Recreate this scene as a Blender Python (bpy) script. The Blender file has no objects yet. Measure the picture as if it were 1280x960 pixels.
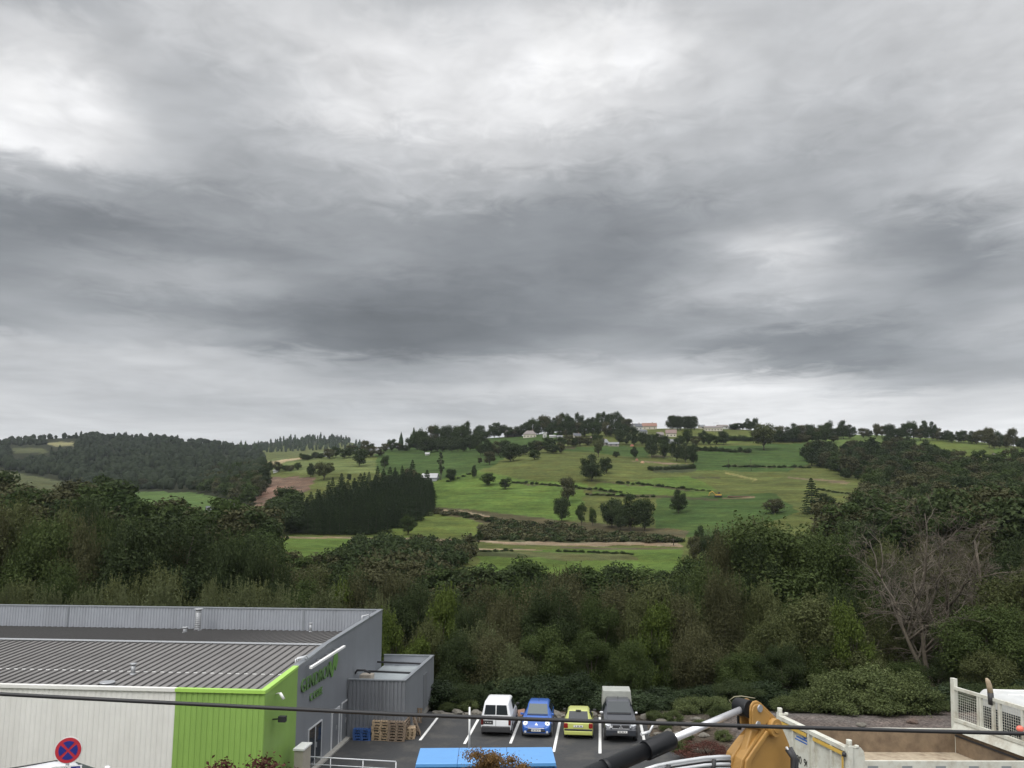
import bpy, math, random
import numpy as np
from mathutils import Vector, Matrix
random.seed(7); RNG = np.random.default_rng(11)
R = math.radians
S = bpy.context.scene
COL = S.collection

# ------------------------------------------------------------------ camera
F = 1030.0; PITCH = math.atan(155/1030); H = 12.5
cam = bpy.data.cameras.new('camera'); co = bpy.data.objects.new('camera', cam); COL.objects.link(co)
co.location = (0, 0, H); co.rotation_euler = (math.pi/2+PITCH, 0, 0)
cam.sensor_width = 36; cam.lens = 36*F/1280; cam.clip_start = .1; cam.clip_end = 20000
S.camera = co
S.render.resolution_x = 1024; S.render.resolution_y = 768
S.view_settings.view_transform = 'Standard'; S.view_settings.look = 'None'
S.view_settings.gamma = 1; S.view_settings.use_curve_mapping = False
S.view_settings.exposure = 0.0

def D(px, py):
    u = (px-640)/F; v = (480-py)/F
    return (u, math.cos(PITCH)-v*math.sin(PITCH), v*math.cos(PITCH)+math.sin(PITCH))
def G(px, py, z=0.0):
    d = D(px, py); t = (z-H)/d[2]; return (d[0]*t, d[1]*t, z)
def PY(px, py, Y):
    d = D(px, py); t = Y/d[1]; return (d[0]*t, Y, H+d[2]*t)
def pixa(x, y, z):
    z = z-H; d = y*math.cos(PITCH)+z*math.sin(PITCH); up = -y*math.sin(PITCH)+z*math.cos(PITCH)
    return 640+F*x/d, 480-F*up/d
def WALL(px, py, A, th):
    n = (math.cos(th), -math.sin(th)); d = D(px, py)
    t = (n[0]*A[0]+n[1]*A[1])/(n[0]*d[0]+n[1]*d[1]); return (d[0]*t, d[1]*t, H+d[2]*t)

# ------------------------------------------------------------------ world: overcast sky
def lin(c):
    c = c/255.0
    return c/12.92 if c <= .04045 else ((c+.055)/1.055)**2.4
XS = [0, 100, 200, 300, 400, 500, 600, 700, 800, 900, 1000, 1100, 1200, 1280]
SKY = {
 -60:[185,190,205,210,205,200,200,205,200,195,195,200,205,205],
 20: [168,178,203,208,203,190,194,208,196,192,194,203,205,208],
 60: [232,205,185,200,214,220,222,244,228,204,200,203,205,207],
 90: [242,218,180,200,222,232,224,246,230,202,199,198,203,205],
 130:[240,226,180,186,207,222,224,228,210,198,196,190,200,206],
 170:[230,222,190,182,196,206,216,208,196,190,186,184,192,200],
 205:[190,196,184,178,184,194,204,190,184,182,178,182,192,200],
 240:[160,165,166,170,176,186,184,166,168,172,168,180,190,196],
 290:[136,138,148,158,160,158,150,146,148,158,196,156,158,180],
 320:[150,150,150,152,162,164,152,150,148,176,222,180,152,168],
 350:[182,184,178,182,166,152,148,144,146,184,198,176,150,160],
 390:[152,154,160,152,134,128,134,148,160,176,174,168,170,188],
 425:[196,192,186,168,138,128,132,146,160,150,142,146,172,184],
 445:[198,198,200,188,158,136,148,176,180,158,142,146,170,176],
 465:[192,198,200,204,196,172,186,202,196,206,168,152,174,180],
 490:[208,200,192,196,192,196,200,206,214,232,230,204,200,206],
 515:[196,194,190,188,184,186,184,192,208,224,232,222,214,220],
 545:[218,216,212,208,204,206,204,206,220,228,230,226,226,230],
 640:[215,212,210,206,204,206,204,206,215,222,224,222,222,222]}
SYS = sorted(SKY)
def skyval(px, py):
    px = min(max(px, 0), 1279.9); py = min(max(py, SYS[0]), SYS[-1]-.01)
    def row(r):
        for i in range(len(XS)-1):
            if px <= XS[i+1]:
                f = (px-XS[i])/(XS[i+1]-XS[i]); return r[i]*(1-f)+r[i+1]*f
    for j in range(len(SYS)-1):
        if py <= SYS[j+1]:
            f = (py-SYS[j])/(SYS[j+1]-SYS[j]); return row(SKY[SYS[j]])*(1-f)+row(SKY[SYS[j+1]])*f
W = bpy.data.worlds.new('World'); S.world = W; W.use_nodes = True
nt = W.node_tree; nt.nodes.clear()
def N(t, **k):
    n = nt.nodes.new(t)
    for a, b in k.items(): setattr(n, a, b)
    return n
def L(a, b): nt.links.new(a, b)
def M(op, a, b=None, c=None, clamp=False):
    n = N('ShaderNodeMath', operation=op, use_clamp=clamp)
    for i, v in enumerate((a, b, c)):
        if v is None: continue
        if isinstance(v, (int, float)): n.inputs[i].default_value = v
        else: L(v, n.inputs[i])
    return n.outputs[0]
tc = N('ShaderNodeTexCoord'); sep = N('ShaderNodeSeparateXYZ'); L(tc.outputs['Generated'], sep.inputs[0])
x_, y_, z_ = sep.outputs
az = M('ARCTAN2', x_, y_); azd = M('MULTIPLY', az, 180/math.pi)
eld = M('MULTIPLY', M('ARCSINE', z_), 180/math.pi)
# cloud-plane coordinates for noise: overhead sheet seen in perspective
zc = M('ADD', M('MAXIMUM', z_, 0.0), 0.10)
cx = N('ShaderNodeCombineXYZ'); L(M('DIVIDE', x_, zc), cx.inputs[0]); L(M('DIVIDE', y_, zc), cx.inputs[1])
def noise(scale, detail, rough=.5, off=0, vec=None, dist=0.0):
    n = N('ShaderNodeTexNoise'); n.inputs['Scale'].default_value = scale; n.inputs['Detail'].default_value = detail
    n.inputs['Roughness'].default_value = rough; n.inputs['Distortion'].default_value = dist
    mp = N('ShaderNodeMapping'); mp.inputs['Location'].default_value = (off, off*.7, off*.3)
    L(vec or cx.outputs[0], mp.inputs['Vector']); L(mp.outputs[0], n.inputs['Vector']); return n.outputs['Fac']
# cloud cells: wider than tall, shrinking towards the horizon
ew = M('ADD', M('MAXIMUM', eld, 0.0), 5.0); lg = M('MULTIPLY', M('LOGARITHM', ew, 2.718), 5.2)
c2 = N('ShaderNodeCombineXYZ')
azn = M('MULTIPLY', az, 1.0); inv = M('DIVIDE', 26.0, M('ADD', ew, 9.0))
L(M('MULTIPLY', azn, 4.2), c2.inputs[0]); L(lg, c2.inputs[1]); L(M('MULTIPLY', eld, .02), c2.inputs[2])
V2 = c2.outputs[0]
n1 = noise(1.1, 4, .55, 3.1, V2); n2 = noise(1.1, 4, .55, 17.7, V2); n3 = noise(1.5, 9, .58, 31.0, V2, .8); n4 = noise(4.0, 8, .62, 45.0, V2, .9); n5 = noise(11.0, 6, .6, 5.0, V2, .6)
azw = M('ADD', azd, M('MULTIPLY', M('SUBTRACT', n1, .5), 9.0)); azw = M('ADD', azw, M('MULTIPLY', M('SUBTRACT', n4, .5), 3.5))
elw = M('ADD', eld, M('MULTIPLY', M('SUBTRACT', n2, .5), M('ADD', M('MULTIPLY', eld, .12), 1.0)))
elw = M('ADD', elw, M('MULTIPLY', M('SUBTRACT', n4, .5), M('ADD', M('MULTIPLY', eld, .09), 1.2)))
elw = M('ADD', elw, M('MULTIPLY', M('SUBTRACT', n5, .5), M('ADD', M('MULTIPLY', eld, .018), .35)))
fac = M('DIVIDE', M('PINGPONG', M('ADD', azw, 45.0), 90.0), 90.0)
ELS = [3, 5, 6.5, 8, 9.5, 11, 12.5, 14.5, 17, 19.5, 22, 24.5, 27, 30, 34, 38]
rows = []
for el in ELS:
    cr = N('ShaderNodeValToRGB'); cr.color_ramp.interpolation = 'CARDINAL'; e = cr.color_ramp
    K = 30
    for i in range(K):
        a = -45+90*i/(K-1)
        aa = R(max(-34, min(34, a))); ee = R(el)
        px, py = pixa(math.sin(aa)*math.cos(ee)*10, math.cos(aa)*math.cos(ee)*10, H+math.sin(ee)*10)
        v = skyval(px, py); v = 178+(v-178)*1.36; l = lin(v)
        t = min(1, max(0, (v-130)/100))
        rgb = (l*(.93+.065*t), l*(.985+.012*t), l*(1.045-.04*t), 1)
        p = i/(K-1)
        if i == 0: s = e.elements[0]; s.position = 0
        elif i == 1: s = e.elements[1]; s.position = p
        else: s = e.elements.new(p)
        s.color = rgb
    L(fac, cr.inputs[0]); rows.append(cr.outputs['Color'])
cur = rows[0]
def mixc(f, a, b, bt='MIX'):
    m = N('ShaderNodeMix', data_type='RGBA', blend_type=bt, clamp_result=False)
    if isinstance(f, (int, float)): m.inputs[0].default_value = f
    else: L(f, m.inputs[0])
    for s_, v in ((6, a), (7, b)):
        if isinstance(v, tuple): m.inputs[s_].default_value = v
        else: L(v, m.inputs[s_])
    return m.outputs[2]
for i in range(1, len(ELS)):
    mr = N('ShaderNodeMapRange', interpolation_type='SMOOTHSTEP'); L(elw, mr.inputs[0])
    mr.inputs[1].default_value = ELS[i-1]; mr.inputs[2].default_value = ELS[i]
    cur = mixc(mr.outputs[0], cur, rows[i])
# bright zenith of an overcast sky, above the picture
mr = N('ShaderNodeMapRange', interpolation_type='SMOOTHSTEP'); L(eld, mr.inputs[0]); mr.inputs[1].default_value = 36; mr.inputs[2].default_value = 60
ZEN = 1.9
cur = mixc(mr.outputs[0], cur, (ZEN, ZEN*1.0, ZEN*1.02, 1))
det = M('ADD', M('MULTIPLY', M('SUBTRACT', n3, .5), .40), M('MULTIPLY', M('SUBTRACT', n4, .5), .20))
det = M('ADD', det, M('MULTIPLY', M('SUBTRACT', n5, .5), .05))
n6 = noise(1.5, 2.5, .45, 71.0, V2, .3); n7 = noise(3.0, 3, .45, 88.0, V2, .2)
bil = M('ADD', M('MULTIPLY', M('ABSOLUTE', M('SUBTRACT', n6, .5)), .70), M('MULTIPLY', M('ABSOLUTE', M('SUBTRACT', n7, .5)), .16))   # billows with soft dark creases
det = M('ADD', det, M('SUBTRACT', bil, .07))
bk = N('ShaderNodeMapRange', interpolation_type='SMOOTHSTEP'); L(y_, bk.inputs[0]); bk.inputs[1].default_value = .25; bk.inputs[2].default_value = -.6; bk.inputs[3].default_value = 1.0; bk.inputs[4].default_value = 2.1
gain = M('MULTIPLY', M('ADD', 1.0, det), bk.outputs[0])      # unseen sky behind the viewer, where the sun stands, brightened to light facing walls
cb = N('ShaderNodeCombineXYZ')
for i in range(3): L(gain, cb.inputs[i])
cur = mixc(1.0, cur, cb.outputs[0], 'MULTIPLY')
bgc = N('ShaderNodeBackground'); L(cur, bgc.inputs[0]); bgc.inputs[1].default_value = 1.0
SUN_EL, SUN_AZ = R(48), R(-140)      # azimuth from +Y towards +X
sk = N('ShaderNodeTexSky', sky_type='NISHITA'); sk.sun_disc = False; sk.sun_elevation = SUN_EL; sk.sun_rotation = SUN_AZ
bgn = N('ShaderNodeBackground'); L(sk.outputs[0], bgn.inputs[0]); bgn.inputs[1].default_value = .08
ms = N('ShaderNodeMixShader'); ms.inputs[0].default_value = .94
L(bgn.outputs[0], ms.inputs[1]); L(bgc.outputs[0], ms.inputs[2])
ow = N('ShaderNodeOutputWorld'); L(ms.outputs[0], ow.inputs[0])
try: W.cycles.sampling_method = 'MANUAL'; W.cycles.sample_map_resolution = 512
except Exception: pass

sl = bpy.data.lights.new('sun', 'SUN'); sl.energy = 1.4; sl.angle = R(25); sl.color = (1, .97, .92)
so = bpy.data.objects.new('sun', sl); COL.objects.link(so); so.location = (0, 0, 60)
sd = Vector((math.sin(SUN_AZ)*math.cos(SUN_EL), math.cos(SUN_AZ)*math.cos(SUN_EL), math.sin(SUN_EL)))
so.rotation_euler = (-sd).to_track_quat('-Z', 'Y').to_euler()

# ------------------------------------------------------------------ object helpers
def tag(o, label=None, cat=None, group=None, kind=None):
    if label: o['label'] = label
    if cat: o['category'] = cat
    if group: o['group'] = group
    if kind: o['kind'] = kind
    return o
def thing(name, label, cat, loc=(0, 0, 0), rz=0.0, group=None):
    o = bpy.data.objects.new(name, None); COL.objects.link(o); o.location = loc; o.rotation_euler = (0, 0, rz)
    o.empty_display_size = .3
    return tag(o, label, cat, group)
def struct(o): return tag(o, kind='structure')
def kids(o): return [c for c in bpy.data.objects if c.parent == o]
def dup(o, loc=None, rz=None, label=None, group=None, scale=None, parent=None, kc=None):
    c = o.copy(); COL.objects.link(c)
    if parent: c.parent = parent
    if loc is not None: c.location = loc
    if rz is not None: c.rotation_euler = (0, 0, rz)
    if scale is not None: c.scale = scale
    if label: c['label'] = label
    if group: c['group'] = group
    for ch in kids(o): dup(ch, parent=c)
    return c

class MB:
    def __init__(s): s.v = []; s.f = []; s.m = []; s.mi = 0; s.sm = []; s.smooth = False
    def face(s, idx): s.f.append(tuple(idx)); s.m.append(s.mi); s.sm.append(s.smooth)
    def add(s, vs, fs):
        b = len(s.v); s.v += [tuple(p) for p in vs]
        for f in fs: s.face([b+i for i in f])
        return s
    def box(s, x0, x1, y0, y1, z0, z1):
        return s.add([(x0,y0,z0),(x1,y0,z0),(x1,y1,z0),(x0,y1,z0),(x0,y0,z1),(x1,y0,z1),(x1,y1,z1),(x0,y1,z1)],
                     [(0,3,2,1),(4,5,6,7),(0,1,5,4),(1,2,6,5),(2,3,7,6),(3,0,4,7)])
    def hexa(s, b, t):   # bottom 4 pts, top 4 pts
        return s.add(list(b)+list(t), [(0,3,2,1),(4,5,6,7),(0,1,5,4),(1,2,6,5),(2,3,7,6),(3,0,4,7)])
    def prism(s, pts, d):  # planar polygon (3D pts) extruded along vector d
        n = len(pts); q = [tuple(Vector(p)+Vector(d)) for p in pts]
        s.add(list(pts)+q, [tuple(range(n))[::-1], tuple(range(n, 2*n))]+[(i, (i+1) % n, n+(i+1) % n, n+i) for i in range(n)]); return s
    def tube(s, p0, p1, r0, r1=None, n=8, cap=True):
        r1 = r0 if r1 is None else r1
        a = Vector(p0); b = Vector(p1); d = (b-a)
        if d.length < 1e-6: return s
        d.normalize(); u = d.orthogonal().normalized(); w = d.cross(u); vs = []
        for c, r in ((a, r0), (b, r1)):
            for i in range(n):
                t = 2*math.pi*i/n; vs.append(tuple(c+u*(r*math.cos(t))+w*(r*math.sin(t))))
        fs = [(i, (i+1) % n, n+(i+1) % n, n+i) for i in range(n)]
        bb = len(s.v); s.v += vs; old = s.smooth
        s.smooth = True
        for f in fs: s.face([bb+i for i in f])
        s.smooth = old
        if cap: s.face([bb+i for i in range(n)][::-1]); s.face([bb+n+i for i in range(n)])
        return s
    def path(s, pts, r, n=8):
        P = [Vector(p) for p in pts]; ring = []; bb = len(s.v)
        u = None
        for i, p in enumerate(P):
            d = (P[min(i+1, len(P)-1)]-P[max(i-1, 0)]).normalized()
            if u is None: u = d.orthogonal().normalized()
            u = (u-d*u.dot(d)).normalized(); w = d.cross(u)
            rr = r[i] if isinstance(r, (list, tuple)) else r
            for k in range(n):
                t = 2*math.pi*k/n; s.v.append(tuple(p+u*(rr*math.cos(t))+w*(rr*math.sin(t))))
        old = s.smooth; s.smooth = True
        for i in range(len(P)-1):
            for k in range(n): s.face([bb+i*n+k, bb+i*n+(k+1) % n, bb+(i+1)*n+(k+1) % n, bb+(i+1)*n+k])
        s.smooth = old
        s.face([bb+k for k in range(n)][::-1]); s.face([bb+(len(P)-1)*n+k for k in range(n)])
        return s
    def build(s, name, mats, parent=None, bevel=0, seg=2):
        me = bpy.data.meshes.new(name); me.from_pydata(s.v, [], s.f)
        if not isinstance(mats, (list, tuple)): mats = [mats]
        for m in mats: me.materials.append(m)
        me.polygons.foreach_set('material_index', s.m); me.polygons.foreach_set('use_smooth', s.sm); me.update()
        o = bpy.data.objects.new(name, me); COL.objects.link(o)
        if parent: o.parent = parent
        if bevel:
            b = o.modifiers.new('bevel', 'BEVEL'); b.width = bevel; b.segments = seg; b.limit_method = 'ANGLE'; b.angle_limit = R(25)
        return o

# ------------------------------------------------------------------ materials
def newmat(name):
    m = bpy.data.materials.new(name); m.use_nodes = True; t = m.node_tree
    return m, t, t.nodes['Principled BSDF']
def mat(name, col, rough=.6, metal=0.0, var=.12, scale=6.0, bump=0.0, dirt=None, dscale=1.5, damt=.5, obj=True, spec=.5, streak=False):
    """surface with a mottled base colour, optional stains of a second colour, optional bump"""
    m, t, p = newmat(name)
    tc = t.nodes.new('ShaderNodeTexCoord'); src = tc.outputs['Object']
    n = t.nodes.new('ShaderNodeTexNoise'); n.inputs['Scale'].default_value = scale; n.inputs['Detail'].default_value = 6; n.inputs['Roughness'].default_value = .65
    t.links.new(src, n.inputs['Vector'])
    mr = t.nodes.new('ShaderNodeMapRange'); t.links.new(n.outputs['Fac'], mr.inputs[0])
    mr.inputs[1].default_value = .3; mr.inputs[2].default_value = .7; mr.inputs[3].default_value = 1-var; mr.inputs[4].default_value = 1+var
    mx = t.nodes.new('ShaderNodeVectorMath'); mx.operation = 'SCALE'; mx.inputs[0].default_value = col[:3]; t.links.new(mr.outputs[0], mx.inputs['Scale'])
    out = mx.outputs[0]
    if dirt:
        d = t.nodes.new('ShaderNodeTexNoise'); d.inputs['Scale'].default_value = dscale; d.inputs['Detail'].default_value = 8; d.inputs['Roughness'].default_value = .7
        if streak:
            mp = t.nodes.new('ShaderNodeMapping'); mp.inputs['Scale'].default_value = (1, 1, .12); t.links.new(src, mp.inputs['Vector']); t.links.new(mp.outputs[0], d.inputs['Vector'])
        else: t.links.new(src, d.inputs['Vector'])
        r2 = t.nodes.new('ShaderNodeMapRange'); t.links.new(d.outputs['Fac'], r2.inputs[0]); r2.inputs[1].default_value = .48; r2.inputs[2].default_value = .72; r2.inputs[4].default_value = damt
        mm = t.nodes.new('ShaderNodeMix'); mm.data_type = 'RGBA'; t.links.new(r2.outputs[0], mm.inputs[0]); t.links.new(out, mm.inputs[6]); mm.inputs[7].default_value = (*dirt, 1)
        out = mm.outputs[2]
    t.links.new(out, p.inputs['Base Color'])
    p.inputs['Roughness'].default_value = rough; p.inputs['Metallic'].default_value = metal
    p.inputs['Specular IOR Level'].default_value = spec
    if bump:
        b = t.nodes.new('ShaderNodeBump'); b.inputs['Strength'].default_value = bump; b.inputs['Distance'].default_value = .02
        t.links.new(n.outputs['Fac'], b.inputs['Height']); t.links.new(b.outputs[0], p.inputs['Normal'])
    return m
def glassmat(name, col=(.02, .025, .03)):
    m, t, p = newmat(name); p.inputs['Base Color'].default_value = (*col, 1); p.inputs['Roughness'].default_value = .08; p.inputs['Specular IOR Level'].default_value = .45
    return m
def paint(name, col, var=.04):
    m = mat(name, col, .35, 0, var, 2.0, dirt=tuple(c*.7+.02 for c in col), dscale=3, damt=.25)
    m.node_tree.nodes['Principled BSDF'].inputs['Coat Weight'].default_value = .5
    m.node_tree.nodes['Principled BSDF'].inputs['Coat Roughness'].default_value = .12
    return m
def leafmat(name, c1, c2, trans=.25, rough=.75, spec=.08):
    m, t, p = newmat(name); nd = t.nodes; lk = t.links
    oi = nd.new('ShaderNodeObjectInfo'); at = nd.new('ShaderNodeAttribute'); at.attribute_name = 'tint'
    ge = nd.new('ShaderNodeNewGeometry'); n = nd.new('ShaderNodeTexNoise'); n.inputs['Scale'].default_value = .55; n.inputs['Detail'].default_value = 3
    lk.new(ge.outputs['Position'], n.inputs['Vector'])
    mr = nd.new('ShaderNodeMapRange'); lk.new(n.outputs['Fac'], mr.inputs[0]); mr.inputs[1].default_value = .32; mr.inputs[2].default_value = .68
    a = nd.new('ShaderNodeMath'); a.operation = 'MULTIPLY'; lk.new(mr.outputs[0], a.inputs[0]); a.inputs[1].default_value = .32
    b = nd.new('ShaderNodeMath'); b.operation = 'MULTIPLY_ADD'; lk.new(oi.outputs['Random'], b.inputs[0]); b.inputs[1].default_value = .25; lk.new(a.outputs[0], b.inputs[2])
    c = nd.new('ShaderNodeMath'); c.operation = 'MULTIPLY_ADD'; lk.new(at.outputs['Fac'], c.inputs[0]); c.inputs[1].default_value = .46; lk.new(b.outputs[0], c.inputs[2])
    mx = nd.new('ShaderNodeMix'); mx.data_type = 'RGBA'; lk.new(c.outputs[0], mx.inputs[0]); mx.inputs[6].default_value = (*c1, 1); mx.inputs[7].default_value = (*c2, 1)
    lk.new(mx.outputs[2], p.inputs['Base Color']); p.inputs['Roughness'].default_value = rough; p.inputs['Specular IOR Level'].default_value = spec
    tr = nd.new('ShaderNodeBsdfTranslucent'); lk.new(mx.outputs[2], tr.inputs[0])
    ms = nd.new('ShaderNodeMixShader'); ms.inputs[0].default_value = trans; lk.new(p.outputs[0], ms.inputs[1]); lk.new(tr.outputs[0], ms.inputs[2])
    lk.new(ms.outputs[0], nd['Material Output'].inputs[0])
    return m
# ------------------------------------------------------------------ terrain
TH = R(6)     # the car park and the shed are turned 6 degrees
NEARK = [(52.5, -.02), (56, -.5), (62, -1.8), (75, -4.0), (90, -5.5), (110, -7.5), (140, -9.5)]
COLS = {
 -700:[(200,650),(400,640),(700,615),(1100,585),(1500,560),(1700,548),(2200,562),(6000,600)],
 -100:[(200,655),(350,645),(560,622),(700,612),(900,604),(1300,570),(1700,551),(2300,565),(6000,600)],
 20: [(200,656),(350,645),(560,622),(680,602),(760,594),(880,604),(1300,570),(1700,550),(2300,565),(6000,600)],
 100:[(200,657),(350,646),(560,628),(700,615),(850,612),(1000,600),(1400,562),(1700,545),(2300,565),(6000,600)],
 180:[(200,660),(350,648),(520,636),(700,619),(850,615),(1000,600),(1400,562),(1700,546),(2300,565),(6000,600)],
 260:[(200,665),(330,655),(450,643),(560,632),(650,622),(760,608),(1000,590),(1400,565),(1800,553),(2300,570),(6000,600)],
 340:[(160,700),(220,694),(290,676),(325,667),(450,637),(560,607),(650,585),(750,573),(850,577),(1200,585),(1900,568),(2600,551),(3000,566),(6000,600)],
 400:[(160,712),(220,696),(290,678),(325,668),(420,638),(520,607),(620,583),(750,570),(850,566),(950,570),(1300,585),(2000,565),(2600,546),(3000,560),(6000,600)],
 460:[(160,725),(230,700),(300,679),(330,670),(420,640),(520,605),(620,583),(750,567),(850,561),(950,566),(1300,585),(2000,570),(2600,556),(3000,570),(6000,600)],
 530:[(160,735),(230,704),(300,682),(330,672),(390,648),(450,632),(540,603),(640,582),(760,568),(860,558),(960,562),(1500,590),(6000,605)],
 600:[(150,742),(200,722),(260,695),(320,675),(340,671),(380,648),(400,642),(470,613),(560,586),(640,571),(740,556),(840,547),(900,548),(1200,570),(6000,610)],
 700:[(150,740),(200,731),(260,700),(320,678),(340,672),(370,660),(400,648),(470,608),(560,577),(640,562),(740,552),(840,542),(900,543),(1200,565),(6000,610)],
 800:[(150,740),(200,732),(250,708),(310,682),(335,671),(360,660),(400,638),(460,612),(520,592),(600,576),(680,560),(760,547),(840,537),(900,539),(1200,560),(6000,610)],
 900:[(150,735),(200,720),(260,690),(310,678),(350,655),(400,632),(440,618),(500,599),(560,586),(640,566),(720,552),(800,539),(860,536),(920,538),(1200,560),(6000,610)],
 1000:[(150,720),(220,690),(300,665),(370,638),(440,612),(500,597),(580,580),(660,564),(740,551),(830,543),(900,545),(1200,560),(6000,610)],
 1100:[(150,710),(220,680),(300,655),(370,630),(440,607),(520,590),(600,576),(680,561),(760,548),(840,543),(900,545),(1200,560),(6000,610)],
 1200:[(150,700),(220,675),(300,650),(380,622),(440,604),(520,586),(600,572),(680,558),(760,551),(840,550),(900,552),(1200,565),(6000,610)],
 1300:[(150,700),(220,672),(300,646),(380,618),(440,600),(500,584),(560,576),(640,570),(720,564),(820,560),(900,562),(1200,570),(6000,610)],
 1900:[(150,700),(220,675),(300,650),(400,630),(500,610),(700,590),(900,580),(1200,585),(6000,610)]}
YG = np.exp(np.linspace(math.log(52), math.log(6200), 420))
AG = np.linspace(-1.45, 1.45, 581)
ck = sorted(COLS); ca = [((c-640)/F)/1.0113 for c in ck]; tab = []
for c in ck:
    ys = [k[0] for k in NEARK]; zs = [k[1] for k in NEARK]
    for Y, py in COLS[c]: ys.append(Y); zs.append(PY(640, py, Y)[2])
    z = np.interp(np.log(YG), np.log(ys), zs)
    k = np.hanning(11); k /= k.sum(); zp = np.pad(z, 5, mode='edge'); zsm = np.convolve(zp, k, 'valid')
    w = np.clip((YG-60)/30, 0, 1); tab.append(z*(1-w)+zsm*w)
tab = np.array(tab); ZT = np.array([np.interp(AG, ca, tab[:, j]) for j in range(len(YG))]).T
k = np.hanning(19); k /= k.sum()
ZT = np.apply_along_axis(lambda c: np.convolve(np.pad(c, 9, mode='edge'), k, 'valid'), 0, ZT)
LYG = np.log(YG)
def vnoise(x, y, s, seed=0):
    """smooth value noise in metres, for real bumps of the ground"""
    x = x/s; y = y/s; xi = np.floor(x).astype(np.int64); yi = np.floor(y).astype(np.int64); fx = x-xi; fy = y-yi
    fx = fx*fx*(3-2*fx); fy = fy*fy*(3-2*fy)
    def h(a, b):
        n = (a*374761393+b*668265263+seed*974634777) & 0x7fffffff; n = ((n ^ (n >> 13))*1274126177) & 0x7fffffff
        return (n & 0xffff)/65535.0
    return (h(xi, yi)*(1-fx)+h(xi+1, yi)*fx)*(1-fy)+(h(xi, yi+1)*(1-fx)+h(xi+1, yi+1)*fx)*fy
def street_z(x):
    return np.interp(x, [-60, -12, 4, 14, 60], [2.5, 5.5, 7.42, 6.7, 4.5])
def street_edge(x): return (12.5-street_z(x))/.305-.7
def zt(x, y):
    x = np.asarray(x, float); y = np.asarray(y, float)
    ph = np.arctan2(x, y); r = np.hypot(x, y); ycl = r*np.maximum(np.cos(ph), .62)
    a = np.clip(np.tan(np.clip(ph, -.96, .96)), -1.449, 1.449)
    ly = np.log(np.clip(ycl, 52, 6190)); ia = (a-AG[0])/(AG[1]-AG[0]); iy = (ly-LYG[0])/(LYG[1]-LYG[0])
    i0 = np.clip(ia.astype(int), 0, len(AG)-2); j0 = np.clip(iy.astype(int), 0, len(YG)-2); fa = ia-i0; fy = iy-j0
    z = (ZT[i0, j0]*(1-fa)+ZT[i0+1, j0]*fa)*(1-fy)+(ZT[i0, j0+1]*(1-fa)+ZT[i0+1, j0+1]*fa)*fy
    amp = np.clip((ycl-56)/60, 0, 1)
    z = z+amp*((vnoise(x, y, 23, 1)-.5)*1.0+(vnoise(x, y, 61, 2)-.5)*3.2)
    near = ycl < 52.5
    z = np.where(near, -.03, z)
    sz = street_z(x)-.12; ed = street_edge(x)
    wb = np.clip((ed+8-y)/7.6, 0, 1)      # bank between the street and the car park
    wx = 1.0
    z = np.where(y < 32, -.03*(1-wb)+sz*wb, z) if True else z
    far = np.clip((r-90)/60, 0, 1)
    zz = (ZT[i0, j0]*(1-fa)+ZT[i0+1, j0]*fa)*(1-fy)+(ZT[i0, j0+1]*(1-fa)+ZT[i0+1, j0+1]*fa)*fy
    return np.where(y < 32, z*(1-far)+zz*far, z)
def zt1(x, y): return float(zt(np.array([x]), np.array([y]))[0])
HY = np.concatenate([np.linspace(52, 400, 500), np.linspace(401, 1200, 500), np.linspace(1205, 3200, 300)])
def hits(px, py):
    """where the sight lines through picture points meet the ground: (n,3) and a valid mask"""
    px = np.asarray(px, float); py = np.asarray(py, float); u = (px-640)/F; v = (480-py)/F
    dy = math.cos(PITCH)-v*math.sin(PITCH); dz = v*math.cos(PITCH)+math.sin(PITCH)
    a = u/dy; e = dz/dy; res = np.zeros((len(px), 3)); ok = np.zeros(len(px), bool)
    for s in range(0, len(px), 400):
        aa = a[s:s+400, None]; ee = e[s:s+400, None]; Y = HY[None, :]
        below = (H+ee*Y) < zt(aa*Y, Y+0*aa)
        i = below.argmax(1); good = below.any(1); yy = HY[i]
        res[s:s+400, 0] = a[s:s+400]*yy; res[s:s+400, 1] = yy; ok[s:s+400] = good
    res[:, 2] = zt(res[:, 0], res[:, 1]); return res, ok
def hit(px, py, Yd=840):
    p, ok = hits([px], [py])
    if ok[0]: return tuple(p[0])
    q = PY(px, py, Yd); return (q[0], q[1], zt1(q[0], q[1]))
def inpoly(px, py, poly):
    r = np.zeros(px.shape, bool); n = len(poly)
    for i in range(n):
        x1, y1 = poly[i]; x2, y2 = poly[(i+1) % n]
        c = ((y1 > py) != (y2 > py))
        with np.errstate(divide='ignore', invalid='ignore'):
            r ^= c & (px < (x2-x1)*(py-y1)/((y2-y1) if y2 != y1 else 1e-9)+x1)
    return r

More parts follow.
